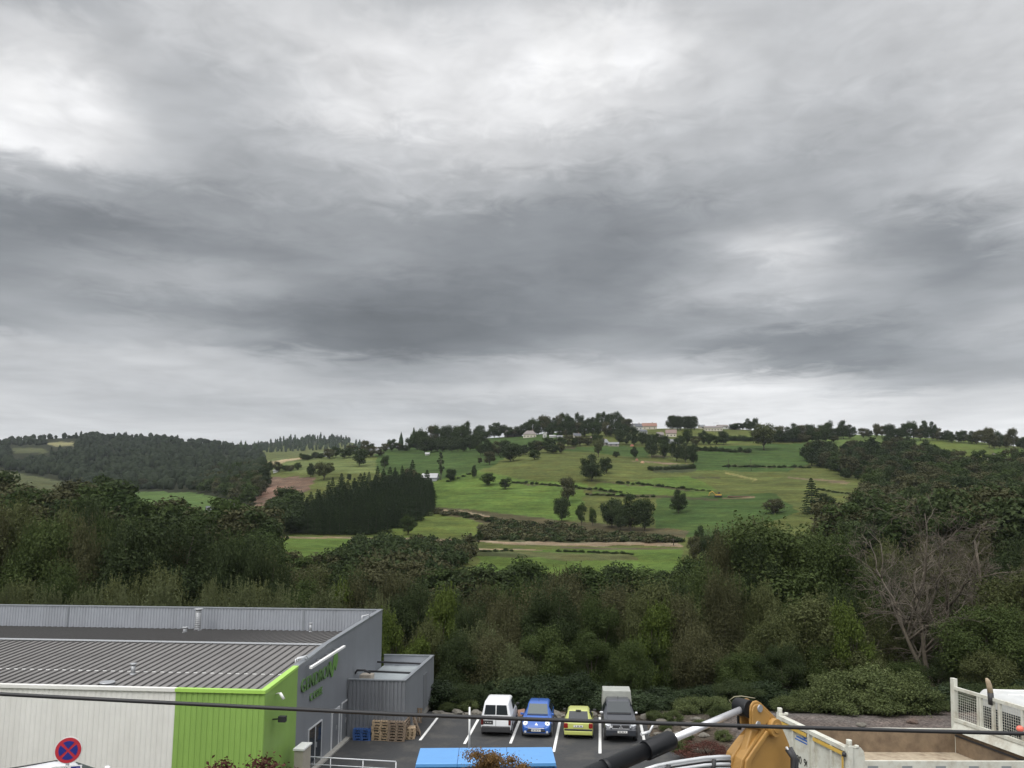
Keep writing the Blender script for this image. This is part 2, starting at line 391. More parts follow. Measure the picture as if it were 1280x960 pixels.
ph = np.concatenate([np.linspace(-math.pi, R(-38), 110, endpoint=False), np.linspace(R(-38), R(38), 1150, endpoint=False), np.linspace(R(38), math.pi, 110)])
rr = np.concatenate([np.array([.5, 4, 8, 12, 14, 15, 16, 17, 18, 19, 20, 21, 22, 23, 24, 25, 26, 27, 28, 29, 30, 31, 32, 33, 34, 36, 40, 45, 50, 51, 52]),
                     np.exp(np.linspace(math.log(52.6), math.log(1000), 430)), np.exp(np.linspace(math.log(1008), math.log(2900), 170)), np.array([3200, 3600, 4000])])
PH, RR = np.meshgrid(ph, rr, indexing='ij'); GX = RR*np.sin(PH); GY = RR*np.cos(PH); GZ = zt(GX, GY)
nv = GX.size; na, nr = GX.shape
V = np.stack([GX.ravel(), GY.ravel(), GZ.ravel()], 1)
idx = np.arange(nv).reshape(na, nr)
Q = np.stack([idx[:-1, :-1], idx[:-1, 1:], idx[1:, 1:], idx[1:, :-1]], -1).reshape(-1, 4)
def npmesh(name, V, Q, mat_, smooth=False, parent=None, attrs=None):
    me = bpy.data.meshes.new(name); k = Q.shape[1]
    me.vertices.add(len(V)); me.vertices.foreach_set('co', np.asarray(V, np.float32).ravel())
    me.loops.add(Q.size); me.loops.foreach_set('vertex_index', Q.astype(np.int32).ravel())
    me.polygons.add(len(Q)); me.polygons.foreach_set('loop_start', np.arange(0, Q.size, k, dtype=np.int32))
    try: me.polygons.foreach_set('loop_total', np.full(len(Q), k, np.int32))
    except Exception: pass
    me.update(calc_edges=True)
    me.polygons.foreach_set('use_smooth', np.full(len(Q), smooth, bool))
    for m in (mat_ if isinstance(mat_, (list, tuple)) else [mat_]): me.materials.append(m)
    for nm, dom, typ, arr in (attrs or []):
        a = me.attributes.new(nm, typ, dom); a.data.foreach_set('color' if 'COLOR' in typ else 'value', np.asarray(arr, np.float32).ravel())
    o = bpy.data.objects.new(name, me); COL.objects.link(o)
    if parent: o.parent = parent
    return o
# what grows where: colour of the ground cover, by field
vis = (GY.ravel() > 30)
X, Y, Z = V[:, 0], np.maximum(V[:, 1], 1), V[:, 2]
wpx, wpy = pixa(X, Y, Z)
wig = np.minimum(1.0, 1500/np.maximum(Y, 50))
wpx = wpx+(vnoise(X, Y, 9, 5)-.5)*7; wpy = wpy+(vnoise(X, Y, 11, 6)-.5)*3.0
colr = np.zeros((nv, 4), np.float32); colr[:] = (.018, .022, .011, 1)
def fieldp(poly, c, rough=.0):
    m = inpoly(wpx, wpy, poly) & vis & (Y > 120); colr[m, :3] = c; return m
BR = (.066, .106, .024); DG = (.038, .066, .019); OL = (.070, .085, .026); YG_ = (.075, .102, .026); PALE = (.062, .072, .034)
fieldp([(320,560),(520,548),(640,535),(1300,530),(1300,600),(1150,640),(1000,690),(840,745),(560,745),(560,700),(340,700)], OL)
fieldp([(470,548),(660,556),(600,590),(540,606),(470,592)], DG)
fieldp([(540,603),(600,588),(655,598),(735,604),(722,650),(640,647),(540,634)], BR)
fieldp([(596,588),(640,578),(700,562),(800,562),(870,574),(860,590),(745,606),(655,600)], OL)
fieldp([(690,562),(760,556),(810,560),(810,572),(760,568)], DG)
fieldp([(745,606),(860,594),(895,612),(880,622),(815,622),(740,618)], BR)
fieldp([(820,624),(900,618),(965,616),(1000,640),(940,660),(900,672),(815,668)], DG)
fieldp([(868,590),(980,588),(1100,590),(1110,612),(1060,640),(1010,618),(965,615),(900,616)], OL)
fieldp([(862,560),(1010,553),(1010,580),(985,590),(870,588)], DG)
fieldp([(870,546),(1000,540),(1000,548),(880,556)], YG_)
fieldp([(990,540),(1180,541),(1180,556),(1060,560),(1010,553)], (.08, .118, .036))
fieldp([(1150,545),(1235,553),(1240,570),(1160,575)], YG_); fieldp([(1240,560),(1300,562),(1300,575),(1250,574)], BR)
fieldp([(600,546),(700,541),(700,552),(640,562),(596,562)], DG)
fieldp([(334,668),(470,671),(440,700),(340,700)], BR)
fieldp([(440,670),(545,637),(610,646),(592,671),(500,672)], YG_)
fieldp([(560,745),(600,700),(585,688),(850,684),(865,745)], BR)
fieldp([(590,688),(690,690),(720,697),(650,698),(596,694)], (.05, .06, .025))
fieldp([(640,690),(790,692),(800,700),(700,702)], (.075, .085, .035))
fieldp([(330,575),(420,566),(470,576),(470,592),(430,592),(330,588)], (.09, .115, .042))
fieldp([(420,590),(480,592),(440,606),(400,620),(370,618),(385,598)], OL)
fieldp([(322,602),(345,596),(395,596),(385,612),(360,632),(318,634)], (.105, .075, .055))
fieldp([(310,614),(345,606),(375,612),(340,626)], (.15, .10, .075))
fieldp([(160,616),(190,614),(245,616),(285,626),(290,636),(262,642),(170,636)], (.06, .10, .03))
fieldp([(285,632),(330,634),(320,642),(290,642)], (.07, .11, .035))
fieldp([(-20,587),(28,592),(100,608),(95,616),(40,614),(-20,600)], PALE)
fieldp([(58,553),(92,552),(92,557),(66,558)], (.16, .16, .08)); fieldp([(15,561),(55,560),(60,566),(20,567)], PALE)
fieldp([(335,578),(375,571),(380,573),(340,581)], (.26, .22, .14))
fieldp([(380,568),(440,560),(470,562),(440,570)], (.09, .12, .05))
# bracken, rough banks and tracks
SCR = (.062, .058, .032)
fieldp([(540,633),(640,643),(720,652),(860,664),(860,672),(700,664),(620,658),(545,640)], SCR)
fieldp([(598,655),(640,652),(720,662),(850,671),(850,683),(600,677)], (.05, .055, .026))
fieldp([(812,584),(870,580),(870,590),(815,592)], (.04, .05, .025))
def band(p0, p1, h, c, jitter=0):
    n = 10
    P = [(p0[0]+(p1[0]-p0[0])*i/n, p0[1]+(p1[1]-p0[1])*i/n) for i in range(n+1)]
    fieldp([(x, y-h/2) for x, y in P]+[(x, y+h/2) for x, y in P[::-1]], c)
TR = (.19, .155, .105)
band((330, 670), (500, 673), 2.6, (.15, .125, .08)); band((500, 673), (700, 680), 3.4, TR); band((700, 680), (852, 681), 4.2, TR)
band((700, 684), (852, 686), 2.0, (.07, .065, .04)); band((540, 636), (600, 643), 2.4, TR); band((600, 643), (640, 651), 2.4, TR); band((640, 651), (720, 660), 2, (.12, .10, .065))
band((590, 686), (680, 688), 1.6, TR)
for a, b, h in [((640,604),(700,608),1.6),((700,608),(770,616),1.6),((745,602),(880,614),1.8),((735,618),(900,624),3),((815,570),(870,572),2),((868,562),(935,565),3),((905,583),(1010,584),2),((600,562),(720,560),3),((865,596),(900,598),1.5)]:
    band(a, b, h, (.05, .05, .026))
band((790,577),(860,580),1.6,(.15,.12,.08)); band((905,591),(945,600),2.5,(.15,.15,.06)); band((985,596),(1060,604),2.5,(.12,.10,.06)); band((900,623),(942,622),1.0,(.12,.1,.06))
# gravel and waste ground near the car park
r0 = np.hypot(X, V[:, 1]); nearm = (V[:, 1] > 31) & (V[:, 1] < 57)
colr[nearm, :3] = (.085, .075, .06)
gm = nearm & (X > 12.5); colr[gm, :3] = (.115, .105, .098)
bank = V[:, 1] <= 31.8; colr[bank, :3] = (.07, .085, .03); colr[(bank) & (r0 > 120), :3] = (.05, .06, .025)
m, t, p = newmat('ground'); nd, lk = t.nodes, t.links
at = nd.new('ShaderNodeAttribute'); at.attribute_name = 'cover'
ge = nd.new('ShaderNodeNewGeometry')
def gn(scale, det, rough=.6):
    n = nd.new('ShaderNodeTexNoise'); n.inputs['Scale'].default_value = scale; n.inputs['Detail'].default_value = det; n.inputs['Roughness'].default_value = rough
    lk.new(ge.outputs['Position'], n.inputs['Vector']); return n.outputs['Fac']
def mrange(v, a, b, c, d):
    r_ = nd.new('ShaderNodeMapRange'); lk.new(v, r_.inputs[0]); 
    for i, q in enumerate((a, b, c, d)): r_.inputs[1+i].default_value = q
    return r_.outputs[0]
g1 = mrange(gn(.035, 5), .3, .7, .78, 1.22); g2 = mrange(gn(.35, 6, .7), .3, .7, .72, 1.28); g3 = mrange(gn(3.0, 6, .75), .3, .7, .7, 1.3)
def mul(a, b):
    q = nd.new('ShaderNodeMath'); q.operation = 'MULTIPLY'; lk.new(a, q.inputs[0]); lk.new(b, q.inputs[1]); return q.outputs[0]
sc = nd.new('ShaderNodeVectorMath'); sc.operation = 'SCALE'; lk.new(at.outputs['Color'], sc.inputs[0]); tmp = nd.new('ShaderNodeMapping'); tmp.inputs['Scale'].default_value = (.04, .04, .9); lk.new(ge.outputs['Position'], tmp.inputs['Vector'])
tn = nd.new('ShaderNodeTexNoise'); tn.inputs['Scale'].default_value = 1.0; tn.inputs['Detail'].default_value = 6; tn.inputs['Roughness'].default_value = .7; lk.new(tmp.outputs[0], tn.inputs['Vector'])
g4 = mrange(tn.outputs['Fac'], .3, .7, .6, 1.36)
g5 = mrange(gn(7.0, 5, .7), .35, .65, .5, 1.5)
lk.new(mul(mul(mul(mul(g1, g2), g3), g4), g5), sc.inputs['Scale'])
mm = nd.new('ShaderNodeMix'); mm.data_type = 'RGBA'; mm.blend_type = 'MULTIPLY'; lk.new(mrange(gn(.09, 7, .72), .42, .7, 0, .8), mm.inputs[0]); lk.new(sc.outputs[0], mm.inputs[6]); mm.inputs[7].default_value = (1.15, .92, .8, 1)
lk.new(mm.outputs[2], p.inputs['Base Color']); p.inputs['Roughness'].default_value = .95; p.inputs['Specular IOR Level'].default_value = .05
b_ = nd.new('ShaderNodeBump'); b_.inputs['Strength'].default_value = .5; b_.inputs['Distance'].default_value = .25; lk.new(gn(1.2, 8, .75), b_.inputs['Height']); lk.new(b_.outputs[0], p.inputs['Normal'])
M_GROUND = m
ground = npmesh('ground', V, Q, M_GROUND, True, None, [('cover', 'POINT', 'FLOAT_COLOR', colr)]); struct(ground)

# ------------------------------------------------------------------ street, car park
M_ASPH = mat('asphalt', (.033, .034, .035), .85, 0, .22, 9, .5, dirt=(.082, .077, .067), dscale=.6, damt=.8)
M_LINE = mat('road_paint', (.75, .75, .72), .6, 0, .1, 8, dirt=(.25, .25, .24), dscale=5, damt=.4)
M_CONC = mat('concrete', (.32, .31, .28), .85, 0, .15, 4, .3, dirt=(.16, .15, .13), dscale=1.2)
mb = MB(); xs = list(range(-60, 61, 2)); ys = [-20, 6, 13, None]
for y in ys:
    for x in xs: mb.v.append((x, float(street_edge(x))-.25 if y is None else y, float(street_z(x))))
nx = len(xs)
for j in range(len(ys)-1):
    for i in range(nx-1): mb.face([j*nx+i, j*nx+i+1, (j+1)*nx+i+1, (j+1)*nx+i])
struct(mb.build('street', M_ASPH))
c, s = math.cos(TH), math.sin(TH)
def PK(a, b, z=0): return (a*c+b*s, -a*s+b*c, z)       # car-park frame: a across the stalls, b away from the street
def unPK(x, y): return (x*c-y*s, x*s+y*c)
mb = MB()
aw = unPK(-9.42, 44.91)[0]
mb.add([PK(aw-6, 34), PK(8.2+5, 34), PK(8.2+5, 44.5), PK(4, 53.2), PK(aw-.5, 53.2), PK(aw-.5, 46)], [(0, 1, 2, 3, 4, 5)])
mb = MB()
pts = [PK(aw-6, 33.2), PK(16, 33.2), G(1010, 946), G(905, 944), G(845, 942), G(822, 934), G(812, 920), G(808, 905), G(760, 897), G(700, 896), G(640, 894.5), PK(aw, 53.1), PK(aw-6, 53.1)]
mb.v += [(p_[0], p_[1], .006) for p_ in pts]; mb.face(range(len(pts))); struct(mb.build('car_park', M_ASPH))
mb = MB()
lines = [((546.7,897.5),(525,925.5)), ((598.2,898.7),(580.5,930)), ((650.2,899),(638,929.5)), ((700,901),(692,940)), ((750,899),(750,942)), ((801,905),(805,925))]
for p0, p1 in lines:
    A = Vector(G(*p0)); B = Vector(G(*p1)); d = (B-A).normalized(); n_ = Vector((-d.y, d.x, 0))*.075
    A -= d*.5
    q = [A+n_, B+n_, B-n_, A-n_]; mb.add([(v_.x, v_.y, .011) for v_ in q], [(0, 1, 2, 3)] if (q[1]-q[0]).cross(q[2]-q[1]).z > 0 else [(3, 2, 1, 0)])
struct(mb.build('parking_lines', M_LINE))
# ------------------------------------------------------------------ the long shed
M_WHITEC = mat('white_cladding', (.66, .655, .62), .5, 0, .05, 1.2, dirt=(.54, .53, .49), dscale=.8, damt=.5, streak=True)
M_GREENC = mat('green_cladding', (.225, .37, .085), .45, 0, .05, 1.2, dirt=(.16, .27, .06), dscale=1.0, damt=.45, streak=True)
M_GREYC = mat('grey_cladding', (.185, .197, .215), .5, 0, .06, .8, dirt=(.145, .152, .165), dscale=.5, damt=.5, streak=True)
M_GREYD = mat('grey_ribbed_cladding', (.15, .158, .17), .5, 0, .08, 2, dirt=(.08, .082, .09), dscale=.8, streak=True)
M_PARA = mat('parapet_cladding', (.27, .285, .31), .45, 0, .06, 1.5, dirt=(.2, .21, .225), dscale=.8, damt=.6, streak=True)
M_COPING = mat('coping_metal', (.30, .32, .34), .35, .6, .1, 3)
M_ROOF = mat('roof_sheet', (.175, .168, .16), .55, .1, .12, .7, dirt=(.13, .12, .115), dscale=.45, damt=.6)
M_RIB_SHADE = mat('roof_rib', (.075, .072, .069), .7, 0, .1, 5)  # shaded side of the ribs put into a dark base colour
M_WHITE = mat('white_paint', (.72, .72, .70), .45, 0, .04, 3)
M_DARK = mat('dark_metal', (.03, .03, .033), .5, .2, .1, 5)
M_GALV = mat('galvanised', (.38, .39, .40), .45, .5, .12, 8)
M_ALU = mat('white_aluminium', (.6, .61, .62), .4, .2, .06, 6)
M_GLASS = glassmat('window_glass', (.025, .032, .04))
M_WOOD = mat('pallet_wood', (.36, .27, .17), .85, 0, .25, 14, dirt=(.2, .14, .09), dscale=4, damt=.6)
M_WOOD2 = mat('old_pallet_wood', (.20, .15, .105), .9, 0, .25, 14, dirt=(.10, .075, .055), dscale=4, damt=.6)
M_BLUEP = mat('blue_pallet_paint', (.03, .09, .27), .7, 0, .2, 10, dirt=(.06, .08, .11), dscale=5)
A0 = (-9.42, 44.91, 0)
def bl(px, py):               # picture point on the side wall, in the shed's own axes
    q = WALL(px, py, A0, TH); a, b = unPK(q[0], q[1]); return b-B0, q[2]
aW = unPK(A0[0], A0[1])[0]
q = WALL(332, 863, A0, TH); B0 = unPK(q[0], q[1])[1]
org = PK(aW, B0)
shed = thing('industrial_shed', 'long low metal shed with white, green and grey cladding and a ribbed roof', 'building', (org[0], org[1], 0), -TH)
LEN = 62.0
yb = bl(478, 761.5)[0]; zb = bl(478, 761.5)[1]; yr = bl(410, 804)[0]; zr = bl(410, 804)[1]; yg = bl(372.4, 838.5)[0]
zf = 4.94
def roofz(y):  # top of the side wall
    return np.interp(y, [0, yr, yb], [zf, zr, zb])
def corrug(mb, x0, x1, y, z0, z1, per=.24, dep=.035, sgn=-1, axis='x'):
    n = max(1, int(round((x1-x0)/per))); per = (x1-x0)/n; prof = []
    for i in range(n):
        b = x0+i*per; prof += [(b, 0), (b+per*.30, 0), (b+per*.42, dep), (b+per*.88, dep)]
    prof.append((x1, 0))
    for u, d in prof:
        for z in (z0, z1): mb.v.append((u, y+sgn*d, z) if axis == 'x' else (y+sgn*d, u, z))
    k = len(prof); b0 = len(mb.v)-2*k
    for i in range(k-1): mb.face([b0+2*i, b0+2*i+2, b0+2*i+3, b0+2*i+1])
    return mb
xg = PY(228, 870, org[1]+1.0)[0]; xg = unPK(xg, PY(228, 870, org[1]+1.0)[1])[0]-aW   # where white meets green
mb = MB(); mb.box(-LEN, xg, 0, .2, 0, zf-.14); corrug(mb, -LEN, xg, -.002, 0, zf-.14, .24, .016); mb.build('white_wall', M_WHITEC, shed)
mb = MB(); mb.box(xg, -.2, 0, .2, 0, zf-.14); corrug(mb, xg, 0, -.002, 0, zf-.14, .24, .025)
mb.prism([(0, 0, 0), (0, yg, 0), (0, yg, float(roofz(yg))-.1), (0, 0, zf-.1)], (-.2, 0, 0)); mb.build('green_wall', M_GREENC, shed)
mb = MB(); mb.prism([(0, yg, 0), (0, yb, 0), (0, yb, zb-.06), (0, yr, zr-.06), (0, yg, float(roofz(yg))-.06)], (-.2, 0, 0)); mb.build('grey_wall', M_GREYC, shed)
# rear wall with its parapet, ribbed face towards the street
zbr = 4.62
mb = MB(); mb.box(-LEN, -.2, yb-.2, yb, 0, zb-.06); corrug(mb, -LEN, -.2, yb-.202, zbr, zb-.07, .2, .03)
mb.build('rear_parapet', M_PARA, shed)
mb = MB(); mb.box(-LEN, .04, yb-.26, yb+.04, zb-.058, zb); mb.build('parapet_coping', M_COPING, shed)
for x in (-5.2, -21.5, -33, -45): MB().box(x, x+.10, yb-.27, yb-.236, zbr, zb-.08).build('downpipe', M_COPING, shed)
zr2 = zr-.12
def slab(mb, x0, x1, ya, za, yb_, zb_, t):
    mb.hexa([(x0,ya,za-t),(x1,ya,za-t),(x1,yb_,zb_-t),(x0,yb_,zb_-t)], [(x0,ya,za),(x1,ya,za),(x1,yb_,zb_),(x0,yb_,zb_)])
ysp = .12
mb = MB(); slab(mb, -LEN, -.21, ysp, zf-.1, yr, zr2, .08); front_roof = mb.build('front_roof_slope', M_ROOF, shed)
mb = MB(); slab(mb, -LEN, -.21, yr+.002, zr2, yb-.24, zbr, .08); back_roof = mb.build('back_roof_slope', M_ROOF, shed)
def ribs(par, ya, za, yb_, zb_, per=.40):
    mb = MB(); x = -LEN+.2
    while x < -.3:
        mb.hexa([(x,ya,za+.001),(x+.07,ya,za+.001),(x+.07,yb_,zb_+.001),(x,yb_,zb_+.001)], [(x+.012,ya,za+.055),(x+.058,ya,za+.055),(x+.058,yb_,zb_+.055),(x+.012,yb_,zb_+.055)]); x += per
    o = mb.build('roof_ribs', M_RIB_SHADE, par); o['kind'] = 'stuff'; return o
ribs(front_roof, ysp, zf-.1, yr-.12, zr2-.007); ribs(back_roof, yr+.15, zr2-.012, yb-.25, zbr+.0)
mb = MB(); mb.hexa([(-LEN,yr-.14,zr2+.03),(-.25,yr-.14,zr2+.03),(-.25,yr+.16,zr2+.03),(-LEN,yr+.16,zr2+.03)], [(-LEN,yr-.14,zr2+.05),(-.25,yr-.14,zr2+.05),(-.25,yr+.16,zr2+.075),(-LEN,yr+.16,zr2+.075)])
mb.build('ridge_cap', M_GALV, shed)
mb = MB(); x = -LEN
while x < -.5:
    y1 = 2.6; z1 = zf-.1+(zr2-zf+.1)*(y1-ysp)/(yr-ysp); mb.box(x+.3, x+.48, y1, y1+.05, z1+.004, z1+.03); x += .40
mb.build('fastener_row', M_WHITE, shed)['kind'] = 'stuff'
mb = MB(); mb.box(-LEN, xg, -.10, .16, zf-.137, zf+.0); mb.build('white_gutter', M_WHITEC, shed)
mb = MB(); mb.box(xg, .03, -.10, .16, zf-.137, zf+.0)
mb.hexa([(-.24,.16,zf-.05),(.03,.16,zf-.137),(.03,yg,float(roofz(yg))-.1),(-.24,yg,float(roofz(yg))-.1)], [(-.24,.16,zf+.0),(.03,.16,zf+.0),(.03,yg,float(roofz(yg))+.0),(-.24,yg,float(roofz(yg))+.0)])
mb.build('green_flashing', mat('green_flashing', (.33, .55, .10), .4, 0, .04, 3), shed)
mb = MB()
for ya, yb_ in ((yg, yr), (yr, yb+.04)):
    za, z_b = float(roofz(ya)), float(roofz(yb_))
    mb.hexa([(-.24,ya,za-.06),(.03,ya,za-.06),(.03,yb_,z_b-.06),(-.24,yb_,z_b-.06)], [(-.24,ya,za+.005),(.03,ya,za+.005),(.03,yb_,z_b+.005),(-.24,yb_,z_b+.005)])
    mb.box(-.34, -.245, ya+.1, yb_-.1, za-.22, za-.16)
mb.build('side_coping', M_COPING, shed)
for y in (yg+.45, yg+.7, yr+7.2):
    mb = MB(); z = float(roofz(y)); mb.path([(-.3, y, z-.1), (-.3, y, z+.16), (-.05, y+.5, z+.18), (.0, y+.7, z+.02)], .035, 6); mb.build('cable_hoop', M_ALU, shed)
# flood-light bar on brackets above the lettering
y0, z0 = bl(383, 835); y1, z1 = bl(428, 806)
mb = MB(); z0 -= .0; mb.hexa([(.32,y0-.5,z0+.06),(.46,y0-.5,z0+.06),(.46,y1-.9,z1+.02),(.32,y1-.9,z1+.02)], [(.32,y0-.5,z0+.16),(.46,y0-.5,z0+.16),(.46,y1-.9,z1+.12),(.32,y1-.9,z1+.12)])
bar = mb.build('light_bar', M_WHITE, shed)
for k in range(4):
    t = (k+.4)/4; y = y0-.5+(y1-y0-.4)*t; z = z0+(z1-z0)*t+.13
    MB().tube((0, y, z-.05), (.33, y, z-.03), .018, n=6).build('bracket', M_GALV, bar)
# lettering standing off the grey wall (mirror of what can be read)
M_GRLET = mat('green_letters', (.10, .19, .06), .5, 0, .05, 4)
def lettering(txt, size, y, z, name='lettering', depth=.03, m_=None, ext=1.0):
    cu = bpy.data.curves.new('txt', 'FONT'); cu.body = txt; cu.size = size; cu.extrude = depth; cu.space_character = 1.05
    o = bpy.data.objects.new('txt', cu); me = bpy.data.meshes.new_from_object(o); bpy.data.objects.remove(o)
    me.name = name; me.materials.clear(); me.materials.append(m_ or M_GRLET)
    n = bpy.data.objects.new(name, me); COL.objects.link(n); n.parent = shed
    n.matrix_local = Matrix(((0, 0, 1, .04), (ext, 0, 0, y), (0, 1, 0, z), (0, 0, 0, 1)))
    return n
ya, za = bl(376, 864); y2, z2 = bl(420, 832)
lettering('GENDRON', .86, ya-.1, 3.92, ext=1.02)
ya2, za2 = bl(388, 872)
lettering('C.COBE', .50, ya2-.2, 3.28, ext=1.0)
yl, zl = bl(413, 832)
mb = MB()
mb.prism([(.02, yl-.35, 4.62), (.02, yl-.05, 4.62), (.02, yl+.18, 4.05), (.02, yl+.50, 4.85), (.02, yl+.78, 4.85), (.02, yl+.30, 3.80), (.02, yl+.08, 3.80)], (.04, 0, 0))
mb.prism([(.02, yl+.55, 4.35), (.02, yl+.98, 4.95), (.02, yl+1.12, 4.5), (.02, yl+.78, 4.0)], (.04, 0, 0)); mb.build('leaf_emblem', mat('emblem_green', (.12, .26, .05), .5), shed)
# doors and windows of the side wall
def sidedoor(p0, p1, h, panes, matl, nm, par=shed, frame=M_ALU, w=.06, X=0.0):
    ya = p0; yb_ = p1; mb = MB()
    mb.box(X+.003, X+.05, ya, ya+w, 0, h); mb.box(X+.003, X+.05, yb_-w, yb_, 0, h); mb.box(X+.003, X+.05, ya+w, yb_-w, h-w, h)
    for i in range(1, panes): y = ya+(yb_-ya)*i/panes; mb.box(X+.003, X+.05, y-w/2, y+w/2, 0, h-w)
    f = mb.build(nm, frame, par)
    MB().box(X+.002, X+.03, ya+w, yb_-w, .02, h-w).build('door_panel', matl, f)
    MB().box(X+.03, X+.09, (ya+yb_)/2+.1, (ya+yb_)/2+.13, .9, 1.15).build('handle', M_GALV, f)
    return f
d0 = bl(385, 915)[0]; d1 = bl(402, 901)[0]
sidedoor(d0, d1, 2.0, 2, M_GLASS, 'glazed_double_door')
e0 = bl(414, 893)[0]; e1 = bl(424, 886)[0]
sidedoor(e0, e1, 2.0, 1, M_GREYD, 'grey_service_door', w=.14)
sidedoor(e1+.35, e1+1.5, 2.05, 1, M_GREYD, 'grey_service_door')
MB().box(.002, .3, yg+.1, yb, 0, .09).build('concrete_plinth', M_CONC, shed)
# things on the green wall and the roof
yq, zq = bl(346, 896)
mb = MB(); mb.tube((0, .9, 3.55), (.35, .85, 3.6), .035, n=8); mb.box(.3, .62, .72, .95, 3.48, 3.72)
mb.build('wall_lamp', M_DARK, shed, .02)
mb = MB(); mb.tube((0, 1.1, 4.55), (.28, 1.0, 4.62), .025, n=8); mb.tube((.24, 1.02, 4.62), (.42, 1.0, 4.36), .06, .075, n=10)
mb.build('security_camera', M_WHITE, shed)
def vent(px, py, h, r, nm='roof_vent', cap=True, ribn=0, m_=M_GALV):
    par = back_roof if py < 800 else front_roof
    # seat on the roof: walk along the sight line until it meets the roof
    d = D(px, py); best = None
    for i in range(4000):
        t = 25+i*.01; x, y, z = d[0]*t, d[1]*t, H+d[2]*t
        a, b = unPK(x, y); lx, ly = a-aW, b-B0
        rz = zf-.1+(zr2-zf+.1)*(ly-ysp)/(yr-ysp) if ly < yr else zr2+(zbr-zr2)*(ly-yr)/(yb-.24-yr)
        if ly > 0 and z < rz: best = (lx, ly, rz); break
    mb = MB(); x, y, z = best; mb.tube((x, y, z-.02), (x, y, z+h), r, n=14)
    for k in range(ribn): zz = z+.1+k*(h-.15)/ribn; mb.tube((x, y, zz), (x, y, zz+.04), r*1.12, n=14)
    if cap: mb.tube((x, y, z+h+.02), (x, y, z+h+.07), r*1.55, r*1.45, n=14); mb.tube((x, y, z+h-.01), (x, y, z+h+.03), r*.5, n=8)
    mb.tube((x, y, z-.02), (x, y, z+.05), r*1.5, r*1.25, n=14)
    mb.build(nm, m_, par)
vent(247, 788, 1.3, .19, 'ribbed_flue', ribn=9); vent(231, 791, .28, .12); vent(388, 790, .5, .08); vent(166, 843, .42, .10); vent(134, 856, .06, .22)
# ---- annex
an0 = unPK(*G(507, 851, 3.1)[:2]); an1 = unPK(*G(535, 815.6, 3.1)[:2]); fx = an0[0]-aW; fy = an0[1]-B0; by = yb+.6
annex = thing('flat_roofed_annex', 'small flat-roofed grey annex built against the side of the shed', 'building', (PK(aW, B0+fy)[0], PK(aW, B0+fy)[1], 0), -TH)
w = fx; dpt = by-fy; hh = 3.08
mb = MB(); mb.box(.06, w, .0, .14, 0, hh); corrug(mb, .06, w, -.002, 0, hh-.02, .22, .045); mb.build('ribbed_front_wall', M_GREYD, annex)
mb = MB(); mb.box(w-.14, w, .142, dpt-.142, .45, hh); mb.build('side_wall', M_GREYC, annex)
mb = MB(); mb.box(w-.2, w-.06, .142, dpt-.142, 0, .45); mb.build('plinth', M_CONC, annex)
mb = MB(); mb.box(.06, w, dpt-.14, dpt, 0, hh); mb.build('rear_wall', M_PARA, annex)
mb = MB(); mb.box(.05, w+.03, -.07, .18, hh+.002, hh+.06); mb.box(w-.19, w+.03, .182, dpt-.182, hh+.002, hh+.06); mb.box(.05, w+.03, dpt-.18, dpt+.03, hh+.002, hh+.06); mb.build('coping', M_COPING, annex)
mb = MB(); mb.box(.06, w-.142, .142, dpt-.142, hh-.75, hh-.62); mb.build('flat_roof', mat('pale_membrane', (.30, .33, .34), .7, 0, .12, 1.2, dirt=(.2, .21, .21), dscale=.8), annex)
for y in (3.1, 6.0):
    mb = MB(); mb.hexa([(.07,y,hh-.16),(w-.15,y-.35,hh-.16),(w-.15,y-.25,hh-.16),(.07,y+.1,hh-.16)], [(.07,y,hh-.06),(w-.15,y-.35,hh-.06),(w-.15,y-.25,hh-.06),(.07,y+.1,hh-.06)]); mb.build('roof_beam', M_DARK, annex)
mb = MB(); mb.box(.25, .95, 1.5, 2.2, hh-.6, hh-.02); mb.build('roof_unit', mat('tan_casing', (.33, .29, .24), .6), annex, .03)
mb = MB(); mb.path([(.0, 1.5, hh+.05), (.15, 1.4, hh+.25), (.6, 1.35, hh+.28), (.9, 1.5, hh+.1)], .06, 8); mb.build('duct', M_DARK, annex)
mb = MB(); y = 4.7; mb.box(w+.002, w+.04, y, y+1.0, .45, 2.5); mb.build('side_door', M_GREYD, annex)
# ---- entrance pillar, handrail
px0 = G(379, 932, 2.0)
pl = thing('concrete_pillar', 'short beige pillar with a white cap in front of the glazed doors', 'pillar', (px0[0], px0[1], 0), -TH)
MB().box(-.2, .2, -.55, .45, 0, 1.93).build('shaft', mat('beige_render', (.36, .33, .27), .8, 0, .08, 5), pl)
MB().box(-.25, .25, -.6, .5, 1.933, 2.02).build('cap', M_WHITE, pl, .01)
rl0 = Vector(G(334, 943, 1.0)); rl1 = Vector(G(495, 952, 1.0))
rail = thing('handrail', 'galvanised tubular handrail with three bars along the entrance path', 'railing', (rl0.x, rl0.y, 0), math.atan2(rl1.y-rl0.y, rl1.x-rl0.x))
LR = (rl1-rl0).length; mb = MB(); mb.tube((0,0,1),(LR,0,1),.03); mb.build('top_bar', M_ALU, rail)
for zz in (.35, .68): MB().tube((.02,0,zz),(LR,0,zz),.02).build('middle_bar', M_ALU, rail)
for i in range(5): x = LR*i/4; MB().tube((x,0,0),(x,0,.98),.025).build('post', M_ALU, rail)
# ---- thin pole
tp = PY(587, 884, 38.6)
pole = thing('thin_pole', 'slim pale pole standing beside the blue container', 'pole', (tp[0], tp[1], 0))
mb = MB(); mb.tube((0,0,0),(0,0,tp[2]-1.9),.035,.033); mb.build('lower_shaft', M_DARK, pole)
mb = MB(); mb.tube((0,0,tp[2]-1.9),(0,0,tp[2]),.05,.04); mb.build('upper_shaft', M_WHITE, pole)
